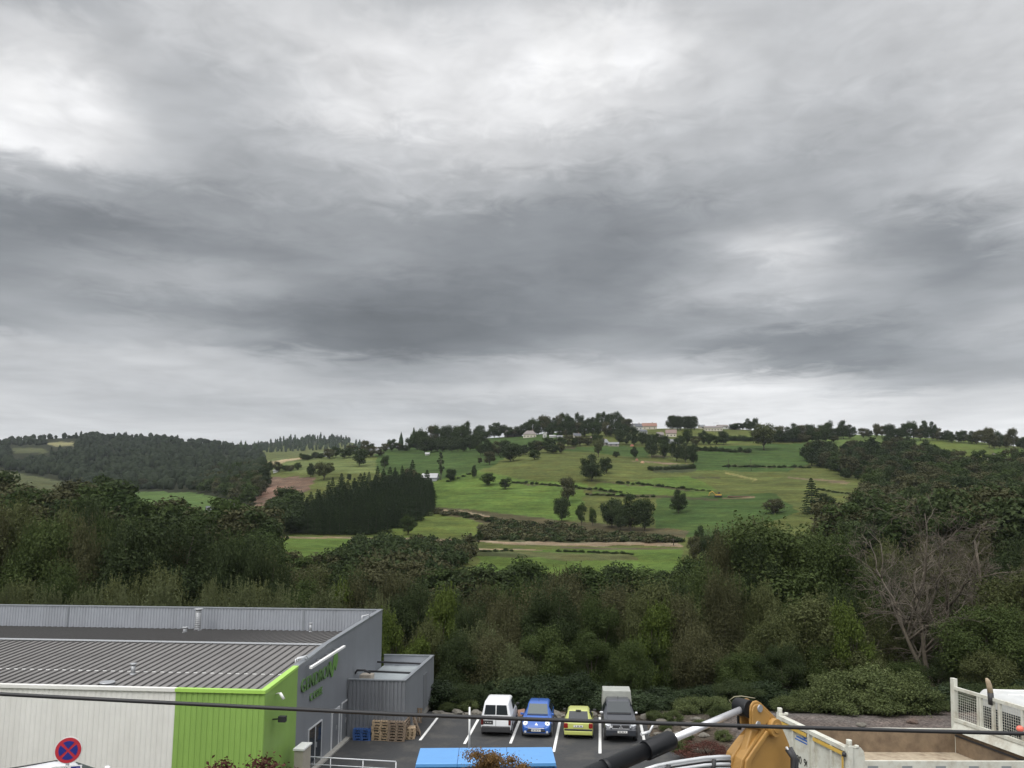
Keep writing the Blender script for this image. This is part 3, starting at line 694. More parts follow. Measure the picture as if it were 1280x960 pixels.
# ---- pallets
def make_pallet(name, label, group, m1, L_=1.2, W_=.8, hgt=.144):
    t = thing(name, label, 'pallet', group=group); mb = MB(); nb = 7
    for i in range(nb):
        x = -L_/2+(L_-.1)*i/(nb-1); mb.box(x, x+.1, -W_/2, W_/2, hgt-.022, hgt)
    mb.build('deck_boards', m1, t); mb = MB()
    for y in (-W_/2, -.05, W_/2-.1):
        mb.box(-L_/2, L_/2, y, y+.1, hgt-.046, hgt-.023); mb.box(-L_/2, L_/2, y, y+.1, 0, .02)
        for x in (-L_/2, -.07, L_/2-.14): mb.box(x, x+.14, y, y+.1, .021, hgt-.047)
    mb.build('stringers_and_blocks', m1, t); return t
def stack(px, py, n, lab, grp, m1, L_=1.1, W_=.9, rot=0, hgt=.144, dy=.55, topdiff=None):
    g = G(px, py); proto = None
    for k in range(n):
        l = lab+(', topmost of its stack' if k == n-1 else '')
        loc = (g[0]+random.uniform(-.03, .03), g[1]+dy+random.uniform(-.02, .02), k*hgt+.012); rz = -TH+rot+random.uniform(-.03, .03)
        if proto is None: proto = make_pallet('pallet', l, grp, m1, L_, W_, hgt); proto.location = loc; proto.rotation_euler = (0, 0, rz)
        else: dup(proto, loc, rz, l)
stack(453.5, 926, 4, 'blue-painted pallet in the low stack against the annex wall', 'blue pallets in the low stack', M_BLUEP, .98, 1.2, dy=.62)
stack(476.5, 926.5, 7, 'pale wooden pallet in the tall stack beside the blue pallets', 'pallets in the left tall stack', M_WOOD, .98, 1.2, dy=.65)
stack(496.5, 927.5, 7, 'brown wooden pallet in the tall stack next to the small pallets', 'pallets in the right tall stack', M_WOOD2, .98, 1.2, dy=.65)
stack(511, 925, 4, 'small light wooden pallet in the short untidy stack', 'small pallets in the short stack', M_WOOD, .62, .6, .25, dy=.35)
g = G(517, 921); lp = make_pallet('pallet', 'worn wooden pallet leaning against the annex corner', None, M_WOOD2, 1.1, .9); lp.location = (g[0]+.05, g[1]+.55, .35); lp.rotation_euler = (R(12), R(68), R(20))
g = G(514, 909); lp2 = make_pallet('pallet', 'dark broken pallet standing on edge behind the leaning pallet', None, M_WOOD2, 1.0, .8); lp2.location = (g[0]+.1, g[1]+.5, .55); lp2.rotation_euler = (R(80), 0, R(-12))
# ---- blue container
cq = [G(522, 935, 2.6), G(525, 955, 2.6), G(688, 933, 2.6), G(698, 955, 2.6)]
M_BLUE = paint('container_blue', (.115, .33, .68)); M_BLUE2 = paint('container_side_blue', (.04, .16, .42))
ct = thing('waste_container', 'bright blue flat-topped container standing on the asphalt behind the copper-leaved tree', 'container', (-1.05, 35.25, 0), R(1.5))
CL, CWd = 5.5, 2.15
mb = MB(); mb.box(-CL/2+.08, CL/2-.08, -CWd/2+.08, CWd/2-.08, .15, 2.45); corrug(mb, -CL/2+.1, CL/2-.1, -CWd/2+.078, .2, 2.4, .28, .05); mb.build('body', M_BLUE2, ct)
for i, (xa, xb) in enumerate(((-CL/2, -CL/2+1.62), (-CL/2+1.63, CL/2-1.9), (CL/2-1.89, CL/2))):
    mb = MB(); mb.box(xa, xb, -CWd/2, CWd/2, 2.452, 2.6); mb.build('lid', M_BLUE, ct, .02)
for x in (-CL/2-.03, CL/2-.05):
    MB().box(x, x+.08, -CWd/2+.05, CWd/2-.05, .0, 2.44).build('end_frame', M_BLUE2, ct)
for x in (-CL/2+.3, CL/2-.5): MB().box(x, x+.2, -CWd/2+.1, CWd/2-.1, 0, .149).build('skid', M_DARK, ct)
# ---- overhead cable
cab = [PY(x, y, 6.0+0*x) for x, y in [(-500, 832), (-160, 858), (0, 867.5), (160, 876), (320, 884), (500, 893), (660, 899), (820, 904), (1000, 909.5), (1140, 913.5), (1280, 917), (1500, 921), (1900, 924)]]
mb = MB(); mb.path(cab, .0135, 8); tag(mb.build('overhead_cable', mat('black_cable', (.014, .014, .015), .55)), 'thick black cable crossing the whole view above the street', 'cable')
# ---- rubble and stones at the back of the car park
M_STONE = mat('stone', (.13, .12, .10), .95, 0, .3, 5, .5)
def rock(px, py, s, lab, grp=None, m_=None):
    g = G(px, py); rs = random.Random(int(px*7+py)); mb = MB()
    import bmesh
    bm = bmesh.new(); bmesh.ops.create_icosphere(bm, subdivisions=2, radius=1)
    ax = Vector((rs.uniform(-1, 1), rs.uniform(-1, 1), rs.uniform(-1, 1)))
    for v in bm.verts:
        n_ = v.co.copy(); k = 1+.25*math.sin(n_.dot(ax)*5+rs.random())+rs.uniform(-.1, .1); v.co = Vector((n_.x*k*s, n_.y*k*s*.7, max(n_.z*k*s*.45, -.1*s)))
    me = bpy.data.meshes.new('boulder'); bm.to_mesh(me); bm.free(); me.materials.append(m_ or M_STONE)
    o = bpy.data.objects.new('boulder', me); COL.objects.link(o); o.location = (g[0], g[1], .05*s); o.rotation_euler = (0, 0, rs.uniform(0, 3))
    return tag(o, lab, 'rock', grp)
rock(1141, 903, .42, 'brown boulder lying alone on the gravel beyond the truck bed', m_=mat('brown_stone', (.10, .07, .055), .95, 0, .3, 5, .5))
rock(1077, 907, .32, 'pale flat stone on the gravel left of the brown boulder')
rock(693, 895, .6, 'flat pale slab of rubble at the car park edge beside the blue car'); rock(648, 893, .6, 'reddish rubble lump between the white van and the blue car', m_=mat('red_stone', (.22, .13, .09), .95, 0, .3, 5, .5))
rock(813, 897, .6, 'large pale rubble block beyond the pickup truck')
for i, (x, y, s) in enumerate([(548,893,.45),(560,895,.4),(572,892,.5),(584,894,.35),(597,892,.4),(700,896,.4),(741,893,.35),(752,896,.3),(828,903,.45),(842,906,.35),(835,915,.3),(858,912,.35),(870,900,.35),(890,905,.3),(822,918,.3),(834,926,.35),(852,930,.25),(868,936,.25),(880,920,.3),(900,915,.25),(846,918,.25),(862,905,.3),(818,908,.35),(610,892,.3),(662,894,.35),(715,894,.3),(728,892,.35),(765,896,.3)]):
    rock(x, y, s, 'small rough stone along the earth edge behind the parked cars', 'small stones along the car park edge')
# ------------------------------------------------------------------ vehicles
M_TYRE = mat('tyre_rubber', (.02, .02, .02), .85, 0, .1, 10); M_RIM = mat('wheel_rim', (.35, .36, .37), .35, .7, .1, 6)
M_BLKPL = mat('black_plastic', (.03, .03, .032), .6, 0, .1, 8); M_CARGL = glassmat('car_glass', (.02, .024, .028)); M_CARGL2 = glassmat('windscreen_glass', (.10, .12, .12))
M_REDL = mat('red_lens', (.22, .012, .01), .25); M_CLEAR = mat('clear_lens', (.62, .64, .66), .15, .2, .05, 5); M_PLATE = mat('number_plate', (.65, .65, .62), .4); M_PLD = mat('plate_marks', (.03, .03, .04), .5)
M_CHROME = mat('chrome', (.78, .78, .80), .22, .55, .02, 4)
def section(hw, z0, zb, zr, rw):
    """half outline of a body cross-section, bottom to top"""
    return [(hw*.86, z0), (hw*.97, z0+.10), (hw, z0+(zb-z0)*.45), (hw*.985, zb-.05), (hw*.95, zb), (rw, zr-.06), (rw*.88, zr)]
def loft(mb, st):
    rings = []
    for (y, hw, z0, zb, zr, rw) in st:
        h = section(hw, z0, zb, zr, rw); ring = [(x, y, z) for x, z in h]+[(-x, y, z) for x, z in h[::-1]]
        rings.append(len(mb.v)); mb.v += ring
    n = 14
    for a, b in zip(rings[:-1], rings[1:]):
        for i in range(n): j = (i+1) % n; mb.face([a+i, b+i, b+j, a+j])
    mb.face([rings[0]+i for i in range(n)]); mb.face([rings[-1]+i for i in range(n)][::-1])
def car(name, label, cat, loc, rz, col, st, wb, wheel_r=.29, glass_front=None, glass_rear=None, sides=(), front=None, rear=None, extra=None, var=.04, body_m=None, screen=None):
    t = thing(name, label, cat, loc, rz); m_ = body_m or paint(name+'_paint', col, var)
    for s_ in st: pass
    mb = MB(); mb.smooth = False; loft(mb, st); body = mb.build('body', m_, t, .035, 3)
    for p in body.data.polygons: p.use_smooth = True
    def glass(i, j, nm, mm, fr=.86, lo=.06, hi=.94, split=False):
        a, b = st[i], st[j]; A = Vector((0, a[0], a[4])); B = Vector((0, b[0], b[4])); d = B-A
        nrm = Vector((0, -d.z, d.y)).normalized()
        if nrm.z < 0: nrm = -nrm
        wa, wb_ = a[5]*fr, b[5]*fr; P = A+d*lo+nrm*.004; Q_ = A+d*hi+nrm*.004; x0 = wa+(wb_-wa)*lo; x1 = wa+(wb_-wa)*hi; g = MB()
        for sx in (((-1, 0), (0, 1)) if split else ((-1, 1),)):
            l0, l1 = sx; e = .025 if split else 0
            g.prism([(x0*l0+(e if l0 == 0 else 0), P.y, P.z), (x0*l1-(e if l1 == 0 else 0), P.y, P.z), (x1*l1-(e if l1 == 0 else 0), Q_.y, Q_.z), (x1*l0+(e if l0 == 0 else 0), Q_.y, Q_.z)], nrm*.012)
        return g.build(nm, mm, t)
    if glass_front: glass(glass_front[0], glass_front[1], 'windscreen', screen or M_CARGL2)
    if glass_rear: glass(glass_rear[0], glass_rear[1], 'rear_window', M_CARGL, *(glass_rear[2:]))
    for (i, j, ta, tb) in sides:           # side glass between stations i..j, from ta to tb along
        for s in (-1, 1):
            def P_(k, f): # point on the side face, f: 0 belt, 1 roof
                a, b = st[i], st[j]; L_ = [a[q]+(b[q]-a[q])*k for q in range(6)]
                lo = Vector((L_[1]*.95, L_[0], L_[3])); hi = Vector((L_[5], L_[0], L_[4]-.06)); return lo+(hi-lo)*f
            P4 = [P_(ta, .08), P_(tb, .08), P_(tb, .9), P_(ta, .9)]; n_ = (P4[1]-P4[0]).cross(P4[3]-P4[0]).normalized()
            if n_.x < 0: n_ = -n_
            pts = [(p+n_*.006) for p in P4]; g = MB(); g.prism([(p.x*s, p.y, p.z) for p in pts], (n_.x*.01*s, n_.y*.01, n_.z*.01)); g.build('side_window', M_CARGL, t)
    hw = max(s_[1] for s_ in st)
    for y in wb:
        for s in (-1, 1):
            x = s*(hw-.10); ar = MB(); ar.tube((x-s*.06, y, wheel_r+.02), (x+s*.103, y, wheel_r+.02), wheel_r+.05, n=22); ar.build('wheel_arch', M_BLKPL, t)
            w = MB(); w.tube((x-s*.1, y, wheel_r), (x+s*.11, y, wheel_r), wheel_r, n=22); wo = w.build('wheel', M_TYRE, t, .02)
            r_ = MB(); r_.tube((x+s*.105, y, wheel_r), (x+s*.118, y, wheel_r), wheel_r*.62, n=16); r_.build('rim', M_RIM, wo)
    for s in (-1, 1):
        for (i, j, ta, tb) in sides[:1]:
            y0_ = st[i][0]+(st[j][0]-st[i][0])*.0; y1_ = st[j][0]+.55
            for yy in (y0_, y1_):
                MB().box(min(s*(hw-.004), s*(hw+.004)), max(s*(hw-.004), s*(hw+.004)), yy-.008, yy+.008, .35, st[j][3]-.05).build('door_shut_line', M_BLKPL, t)
        MB().box(min(s*(hw-.03), s*(hw+.006)), max(s*(hw-.03), s*(hw+.006)), wb[0]+wheel_r+.1, wb[1]-wheel_r-.1, .18, .27).build('sill', M_BLKPL, t)
    if glass_front:
        a = st[glass_front[0]]; MB().box(-a[5]*.86, a[5]*.86, a[0]-.10, a[0]+.02, a[4]-.01, a[4]+.018).build('wiper_cowl', M_BLKPL, t)
    fy = st[0][0]; ry = st[-1][0]
    if extra: extra(t, body, st)
    return t, body, m_
def plate(t, x, y, z, sgn, w=.52, h=.11, white=True, tilt=0):
    mb = MB(); y2 = y+sgn*.012
    mb.box(x-w/2, x+w/2, min(y, y2), max(y, y2), z-h/2, z+h/2); p = mb.build('number_plate', M_PLATE if white else M_BLKPL, t)
    k = MB(); y3 = y2+sgn*.003
    for i in range(7):
        xx = x-w*.36+w*.72*i/7
        if i in (2, 5): continue
        k.box(xx, xx+w*.06, min(y2, y3), max(y2, y3), z-h*.28, z+h*.28)
    k.build('characters', M_PLD if white else M_PLATE, p)
def mirrors(t, hw, y, z, m_):
    for s in (-1, 1):
        mb = MB(); mb.box(min(s*(hw-.02), s*(hw+.17)), max(s*(hw-.02), s*(hw+.12)), y-.05, y+.05, z-.05, z+.06); mb.build('wing_mirror', m_, t, .03)
def pos(px, py, f=0.0): g = G(px, py); return (g[0], g[1]+f, .008)

# white van, rear towards us (local front = -y, so turned by 180)
def van_extra(t, body, st):
    ry = st[-1][0]
    mb = MB(); mb.box(-.80, .80, ry-.10, ry+.10, .24, .56); mb.build('rear_bumper', M_BLKPL, t, .05)
    MB().box(-.8, .8, st[0][0]-.08, st[0][0]+.1, .22, .55).build('front_bumper', M_BLKPL, t, .05)
    for s in (-1, 1):
        MB().box(min(s*.70, s*.83), max(s*.70, s*.83), ry-.07, ry+.025, .62, 1.02).build('tail_light', M_REDL if 0 else mat('dark_red_lens', (.10, .015, .012), .25), t, .015)
    MB().box(-.008, .008, ry-.01, ry+.012, .56, 1.1).build('door_gap', M_BLKPL, t)
    MB().box(-.05, .05, ry, ry+.03, 1.04, 1.1).build('door_handle', M_BLKPL, t)
    mb = MB(); mb.box(.16, .70, ry+.002, ry+.02, .66, .86); mb.build('plate_recess', M_BLKPL, t)
    plate(t, .43, ry+.021, .75, 1, .48, .09, False)
    mirrors(t, .85, -.95, 1.12, M_BLKPL)
g = pos(620.5, 921)
st = [(-2.05,.74,.30,.60,.62,.60),(-1.98,.80,.22,.70,.78,.66),(-1.35,.84,.20,.90,.99,.70),(-1.05,.85,.20,1.0,1.08,.72),(-.35,.86,.20,1.08,1.72,.66),(.1,.86,.20,1.10,1.80,.68),(1.65,.86,.22,1.10,1.80,.68),(1.90,.85,.24,1.08,1.72,.66),(2.02,.83,.28,1.06,1.10,.78),(2.05,.82,.30,.80,.84,.76)]
van, vb, vm = car('white_van', 'white delivery van parked with its windowed rear doors facing the street', 'van', (g[0]+.18, g[1]+2.0, .008), math.pi-TH, (.78, .79, .80), st, (-1.28, 1.38), .31, (3, 4), (8, 7, .86, .08, .88, True), ((4, 5, .1, .9), (5, 6, -.0, .35)), extra=van_extra)
# blue car, nose towards us
M_EMB = M_CHROME
def blue_extra(t, body, st):
    fy = st[0][0]
    for s in (-1, 1):
        mb = MB(); c = Vector((s*.60, fy+.24, .70)); n_ = Vector((s*.25, -.75, .62)).normalized(); mb.tube(c-n_*.12, c+n_*.07, .155, .14, n=18); hl = mb.build('headlight', M_CLEAR, t, .02)
        MB().tube(c+n_*.065, c+n_*.080, .035, .03, n=12).build('bulb', M_BLKPL, hl)
        MB().tube((s*.6, fy-.02, .33), (s*.6, fy+.1, .33), .06, n=12).build('fog_lamp', M_CLEAR, t)
    MB().box(-.5, .5, fy-.035, fy+.05, .33, .44).build('grille', M_BLKPL, t, .02)
    MB().box(-.45, .45, fy-.05, fy+.03, .50, .54).build('chrome_strip', M_CHROME, t, .01)
    mb = MB(); mb.box(-.72, .72, fy-.03, fy+.12, .17, .27); mb.build('front_bumper', M_BLKPL, t, .03)
    e = MB(); y = fy+.10; e.prism([(0, y-.02, .60), (.085, y+.0, .66), (0, y+.06, .77), (-.085, y+.0, .66)], (0, -.02, .012)); e.build('diamond_emblem', M_CHROME, t)
    plate(t, 0, fy-.052, .42, -1)
    MB().path([(0, .35, 1.47), (0, .62, 1.66)], .01, 6).build('aerial', M_BLKPL, t)
    mirrors(t, .80, -.72, 1.02, body.data.materials[0])
g = pos(674.5, 923.5)
st = [(-1.78,.62,.26,.55,.57,.48),(-1.70,.74,.18,.62,.66,.56),(-1.45,.80,.18,.76,.82,.62),(-1.05,.82,.18,.88,.93,.66),(-.72,.83,.18,.93,.98,.68),(.02,.83,.18,.97,1.44,.58),(.35,.83,.18,.98,1.48,.58),(1.35,.82,.20,.98,1.43,.57),(1.70,.80,.24,.92,1.0,.60),(1.82,.76,.28,.7,.72,.6)]
car('blue_car', 'small bright blue hatchback parked nose towards the street', 'car', (g[0]+.0, g[1]+1.85, .008), -TH, (.02, .095, .37), st, (-1.15, 1.2), .28, (4, 5), (8, 7), ((5, 6, -.5, .8), (6, 7, .05, .85)), extra=blue_extra)
# yellow-green car, tail towards us
def yel_extra(t, body, st):
    ry = st[-1][0]; bm_ = body.data.materials[0]
    for s in (-1, 1):
        MB().box(min(s*.56, s*.79), max(s*.56, s*.79), ry-.13, ry+.012, .58, .84).build('tail_light', M_REDL, t, .03)
    MB().box(-.76, .76, ry-.06, ry+.035, .46, .55).build('bumper_strip', M_BLKPL, t, .02)
    MB().box(-.77, .77, ry-.06, ry+.05, .24, .455).build('rear_bumper', bm_, t, .04)
    plate(t, 0, ry+.014, .70, 1)
    MB().path([(0, ry-.04, .90), (.12, ry-.13, 1.02)], .012, 6).build('rear_wiper', M_BLKPL, t)
    MB().box(-.14, .14, ry-.52, ry-.44, 1.40, 1.44).build('brake_light', M_BLKPL, t)
    mirrors(t, .80, -.75, 1.0, M_BLKPL)
g = pos(726, 925)
st = [(-1.68,.60,.26,.55,.58,.5),(-1.60,.74,.18,.62,.68,.56),(-1.2,.79,.18,.80,.86,.62),(-.85,.80,.18,.88,.93,.66),(-.05,.81,.18,.92,1.38,.56),(.25,.81,.18,.92,1.42,.58),(1.15,.81,.18,.92,1.40,.58),(1.58,.80,.20,.88,.92,.64),(1.70,.78,.24,.60,.84,.66)]
car('yellow_car', 'old small yellow-green hatchback parked tail towards the street', 'car', (g[0]+.05, g[1]+1.72, .008), math.pi-TH, (.44, .47, .13), st, (-1.1, 1.15), .27, (3, 4), (7, 6, .86, .05, .92), ((4, 5, .0, .9), (5, 6, .05, .95)), extra=yel_extra)
# dark pickup, nose towards us, box canopy on its bed
def pick_extra(t, body, st):
    fy = st[0][0]; bm_ = body.data.materials[0]
    for s in (-1, 1):
        mb = MB(); mb.hexa([(s*.50,fy+.0,.80),(s*.82,fy+.16,.80),(s*.82,fy+.40,.80),(s*.50,fy+.2,.80)], [(s*.55,fy+.10,.98),(s*.83,fy+.30,1.0),(s*.83,fy+.50,1.0),(s*.55,fy+.3,.98)]); mb.build('headlight', M_CLEAR, t)
        MB().tube((s*.68, fy-.03, .50), (s*.68, fy+.1, .50), .07, n=12).build('fog_lamp', M_CLEAR, t)
    mb = MB(); mb.box(-.82, .82, fy-.05, fy+.15, .38, .72); mb.build('front_bumper', bm_, t, .05)
    MB().box(-.45, .45, fy-.055, fy+.1, .42, .55).build('lower_grille', M_BLKPL, t, .01)
    MB().box(-.44, .44, fy-.02, fy+.06, .76, .93).build('grille', M_BLKPL, t, .02)
    e = MB()
    MB().box(-.46, .46, fy-.03, fy+.02, .73, .76).build('chrome_strip', M_CHROME, t, .005)
    y = fy-.035
    for a in (90, 210, 330):
        c_ = Vector((math.cos(R(a)), 0, math.sin(R(a)))); p_ = Vector((-c_.z, 0, c_.x)); o_ = Vector((0, y, .845))
        e.prism([tuple(o_+c_*.008), tuple(o_+c_*.06+p_*.035), tuple(o_+c_*.115), tuple(o_+c_*.06-p_*.035)], (0, -.012, 0))
    e.build('three_diamond_emblem', M_CHROME, t)
    plate(t, .08, fy-.058, .60, -1)
    MB().box(-.22, .22, st[3][0]-.35, st[3][0]-.12, 1.06, 1.08).build('bonnet_scoop', M_BLKPL, t, .01)
    mirrors(t, .90, -.82, 1.22, M_CHROME)
    mb = MB(); mb.box(-.86, .86, 1.06, 2.45, .50, 1.05); mb.build('load_bed', bm_, t, .03)
    mc = mat('canopy_grey', (.33, .34, .31), .5, 0, .08, 3, dirt=(.25, .25, .22), dscale=2)
    mb = MB(); mb.hexa([(-.86,1.1,1.06),(.86,1.1,1.06),(.86,2.45,1.06),(-.86,2.45,1.06)], [(-.80,1.12,1.98),(.80,1.12,1.98),(.80,2.42,1.98),(-.80,2.42,1.98)]); mb.build('canopy', mc, t, .03)
    MB().path([(0, .15, 1.74), (0, .02, 1.92)], .012, 6).build('aerial', M_BLKPL, t)
    MB().path([(-.55, -.86, 1.17), (-.1, -.80, 1.2)], .012, 6).build('wiper', M_BLKPL, t)
g = pos(780, 930)
st = [(-2.35,.74,.40,.74,.78,.60),(-2.25,.84,.34,.84,.90,.66),(-1.9,.88,.34,1.0,1.04,.72),(-1.0,.90,.34,1.10,1.14,.78),(-.82,.90,.34,1.12,1.18,.78),(-.05,.90,.34,1.16,1.68,.66),(.2,.90,.34,1.16,1.73,.67),(.95,.89,.34,1.16,1.70,.66),(1.05,.88,.36,1.10,1.14,.76)]
car('dark_pickup', 'dark grey pickup truck with a pale box canopy, parked nose towards the street', 'pickup truck', (g[0]+.02, g[1]+2.4, .008), -TH+R(2), (.055, .062, .075), st, (-1.55, 1.65), .36, (4, 5), None, ((5, 6, -.9, .8), (6, 7, .05, .95)), extra=pick_extra, body_m=paint('pickup_metallic', (.032, .036, .044)), screen=glassmat('dark_screen', (.045, .052, .055)))
# white car parked on the street below the sign; only its roof reaches into the view
def wc_extra(t, body, st):
    fy = st[0][0]; bm_ = body.data.materials[0]
    for s in (-1, 1):
        MB().box(min(s*.5, s*.8), max(s*.5, s*.8), fy-.02, fy+.2, .62, .78).build('headlight', M_CLEAR, t, .03)
    plate(t, 0, fy-.02, .45, -1); mirrors(t, .85, -.75, 1.1, bm_)
    for s in (-1, 1): MB().tube((s*.55, .15, 1.53), (s*.55, 1.6, 1.53), .015, n=6).build('roof_rail', M_BLKPL, t)
st = [(-2.05,.66,.26,.6,.62,.5),(-1.95,.80,.18,.68,.72,.6),(-1.4,.86,.18,.86,.92,.66),(-.85,.88,.18,.95,1.02,.70),(-.0,.88,.18,.98,1.47,.60),(.35,.88,.18,1.0,1.53,.62),(1.55,.87,.18,1.0,1.50,.62),(1.95,.85,.22,.95,1.05,.68),(2.08,.8,.28,.7,.74,.62)]
q = PY(92, 952, 17.6); zs = float(street_z(q[0]))
wc, _, _ = car('white_car', 'white car on the street below the no-stopping sign, only its roof showing', 'car', (q[0]+.25, 17.3, q[2]-1.50), R(128), (.75, .76, .77), st, (-1.3, 1.3), .31, (3, 4), (7, 6), ((4, 5, .0, .9), (5, 6, .03, .95)), extra=wc_extra)
WCZ = q[2]-1.50
# ---- no-stopping sign
sg = PY(83, 940, 15.6); RS = .215
sign = thing('no_stopping_sign', 'round red and blue no-stopping sign above the white car', 'road sign', (sg[0], sg[1], sg[2]-2.3), R(16))
M_SR = mat('sign_red', (.42, .022, .035), .4, 0, .05, 6); M_SB = mat('sign_blue', (.012, .022, .19), .4, 0, .05, 6); M_SW = mat('sign_edge', (.62, .62, .60), .45)
sign.rotation_euler = (R(-3), 0, R(14))
MB().tube((0, .04, 0), (0, .04, 2.5), .03, n=10).build('post', M_GALV, sign)
MB().tube((0, .0, 2.3), (0, .025, 2.3), RS+.012, n=40).build('backing_plate', M_SW, sign)
MB().tube((0, -.006, 2.3), (0, .001, 2.3), RS, n=40).build('red_disc', M_SR, sign)
mb = MB()
for k in range(4):
    c0 = R(90*k-35.5); c1 = R(90*k+35.5); pts = [(.024*math.cos(R(90*k)), -.008, 2.3+.024*math.sin(R(90*k)))]
    for i in range(11): a = c0+(c1-c0)*i/10; pts.append((RS*.74*math.cos(a), -.008, 2.3+RS*.74*math.sin(a)))
    mb.prism(pts, (0, -.003, 0))
o = mb.build('blue_field', M_SB, sign)
o.rotation_euler = (0, R(0), 0)
# white strips: panel below the disc with black writing and a blue pictogram
pn = MB().box(-.25, .25, .0, .02, 1.86, 2.035).build('supplementary_panel', M_SW, sign)
mb = MB()
for i in range(7):
    if i == 3: continue
    mb.box(-.22+.035*i, -.20+.035*i, -.004, -.001, 1.96, 2.01)
for i in range(8): mb.box(-.22+.033*i, -.203+.033*i, -.004, -.001, 1.89, 1.93)
mb.build('writing', M_PLD, pn); 
mb = MB(); mb.box(.07, .22, -.004, -.001, 1.88, 2.02); tow = mb.build('tow_pictogram', M_SB, pn)
mb = MB(); mb.box(.09, .15, -.006, -.0042, 1.92, 1.96); mb.box(.16, .20, -.006, -.0042, 1.95, 1.99); mb.build('pictogram_marks', M_SW, tow)

# ------------------------------------------------------------------ tipper truck
M_TRW = mat('truck_white', (.56, .56, .49), .55, 0, .08, 3, dirt=(.30, .25, .17), dscale=3.5, damt=.75)
M_TRWI = mat('worn_bed', (.36, .30, .215), .85, 0, .25, 5, .3, dirt=(.15, .10, .06), dscale=3.2, damt=1.0)
M_BEDW = mat('rusty_bed_side', (.20, .145, .092), .85, 0, .25, 5, .3, dirt=(.09, .06, .04), dscale=2.2, damt=.9)
M_OCH = mat('ochre_stripe', (.55, .36, .07), .5, 0, .1, 6); M_BLK = mat('black_marking', (.02, .02, .02), .5)
ZTR = 8.8
T0 = Vector(G(972.4, 896.8, ZTR)); T1 = Vector(G(1055.4, 937, ZTR)); wv = (T1-T0); wv.z = 0; BW = wv.length; wv.normalize()
lv = Vector((-wv.y, wv.x, 0))      # towards the cab
ang = math.atan2(lv.y, lv.x); qf = WALL(1187, 911, (T0.x, T0.y), math.pi/2-ang)
BLn = math.hypot(qf[0]-T0.x, qf[1]-T0.y); qa = WALL(1040, 909.4, (T0.x, T0.y), math.pi/2-ang); la = math.hypot(qa[0]-T0.x, qa[1]-T0.y)
slope = math.atan2(qf[2]-qa[2], BLn-la)
def lz(px, py, l=None):      # height in the truck's own axes of a picture point on its far side plane
    q = WALL(px, py, (T0.x, T0.y), math.pi/2-ang); l = math.hypot(q[0]-T0.x, q[1]-T0.y)*(1 if q[0] > T0.x else -1); return 1.34+(q[2]-ZTR)-math.tan(slope)*l

BH = .42       # height of the bed sides above the floor; rear tailgate
tg = ZTR-1.34
org_ = Vector((T0.x, T0.y, ZTR))
trk = thing('tipper_truck', 'white flatbed tipper truck with a rusty empty bed and mesh headboard', 'truck', (T0.x, T0.y, ZTR-1.34))
trk.rotation_euler = Matrix.Rotation(ang, 3, 'Z').to_euler()
trk.rotation_euler = (Matrix.Rotation(ang, 3, 'Z') @ Matrix.Rotation(-slope, 3, 'Y')).to_euler()
# local: x along the truck from tailgate to cab, y = 0 far side ... -BW near side, z: top of sides at 1.34
ZT_ = 1.34; ZS = lz(1187, 911); ZF = lz(1186, 940)-.0; print('truck', BW, BLn, math.degrees(slope), ZS, ZF, lz(1195, 897), lz(1194, 858), lz(1190, 848))
BLn = BLn+.02
mb = MB(); mb.box(0.02, BLn-.002, -BW+.02, -.02, ZF-.08, ZF); mb.build('bed_floor', M_TRWI, trk)
mb = MB(); mb.box(.05, BLn, -.03, .02, ZF+.002, ZS-.02); mb.build('far_side_board', M_BEDW, trk); MB().box(.05, BLn, -.034, .026, ZS-.019, ZS).build('far_side_rim', M_TRW, trk)
mb = MB(); mb.box(.14, BLn, -BW-.03, -BW+.02, ZF-.02, ZS); nsb = mb.build('near_side_board', M_TRW, trk)
for i in range(6): x = .3+i*(BLn-.5)/5; MB().box(x, x+.18, -BW-.034, -BW-.031, ZF+.0, ZS-.07).build('recess_shade_panel', mat('shadow_grey_paint', (.22, .24, .24), .5), nsb) if i == 0 else MB().box(x, x+.18, -BW-.034, -BW-.031, ZF+.0, ZS-.07).build('recess_shade_panel', bpy.data.materials['shadow_grey_paint'], nsb)  # flat plates; the shade of recesses is put into their grey
# tailgate, seen from outside
mb = MB(); mb.box(-.03, .02, -BW+.02, 0, ZF-.1, ZT_)
for y in (-BW*.02-.02, -BW*.22, -BW*.47, -BW*.55, -BW*.80): mb.box(-.07, -.03, y-.05, y, ZF-.1, ZT_-.02)
mb.box(-.075, .045, -BW+.02, 0, ZT_-.03, ZT_+.03); tgo = mb.build('tailgate', M_TRW, trk)
mb = MB(); mb.box(-.082, -.072, -BW+.04, -BW*.56, ZT_-.10, ZT_-.045); mb.box(-.082, -.072, -BW*.46, -.03, ZT_-.10, ZT_-.045); mb.box(-.082, -.072, -BW+.03, -BW+.07, ZF-.1, ZT_-.11); mb.build('ochre_stripe', M_OCH, tgo)
mb = MB(); mb.box(-.036, -.0305, -BW*.44, -BW*.27, ZT_-.19, ZT_-.165); mb.box(-.036, -.0305, -BW*.44, -BW*.25, ZT_-.235, ZT_-.215); mb.prism([(-.0365, -BW*.44, ZT_-.13), (-.0365, -BW*.36, ZT_-.13), (-.0365, -BW*.40, ZT_-.16)], (-.003, 0, 0)); mb.build('blue_logo', mat('logo_blue', (.03, .12, .42), .5), tgo)
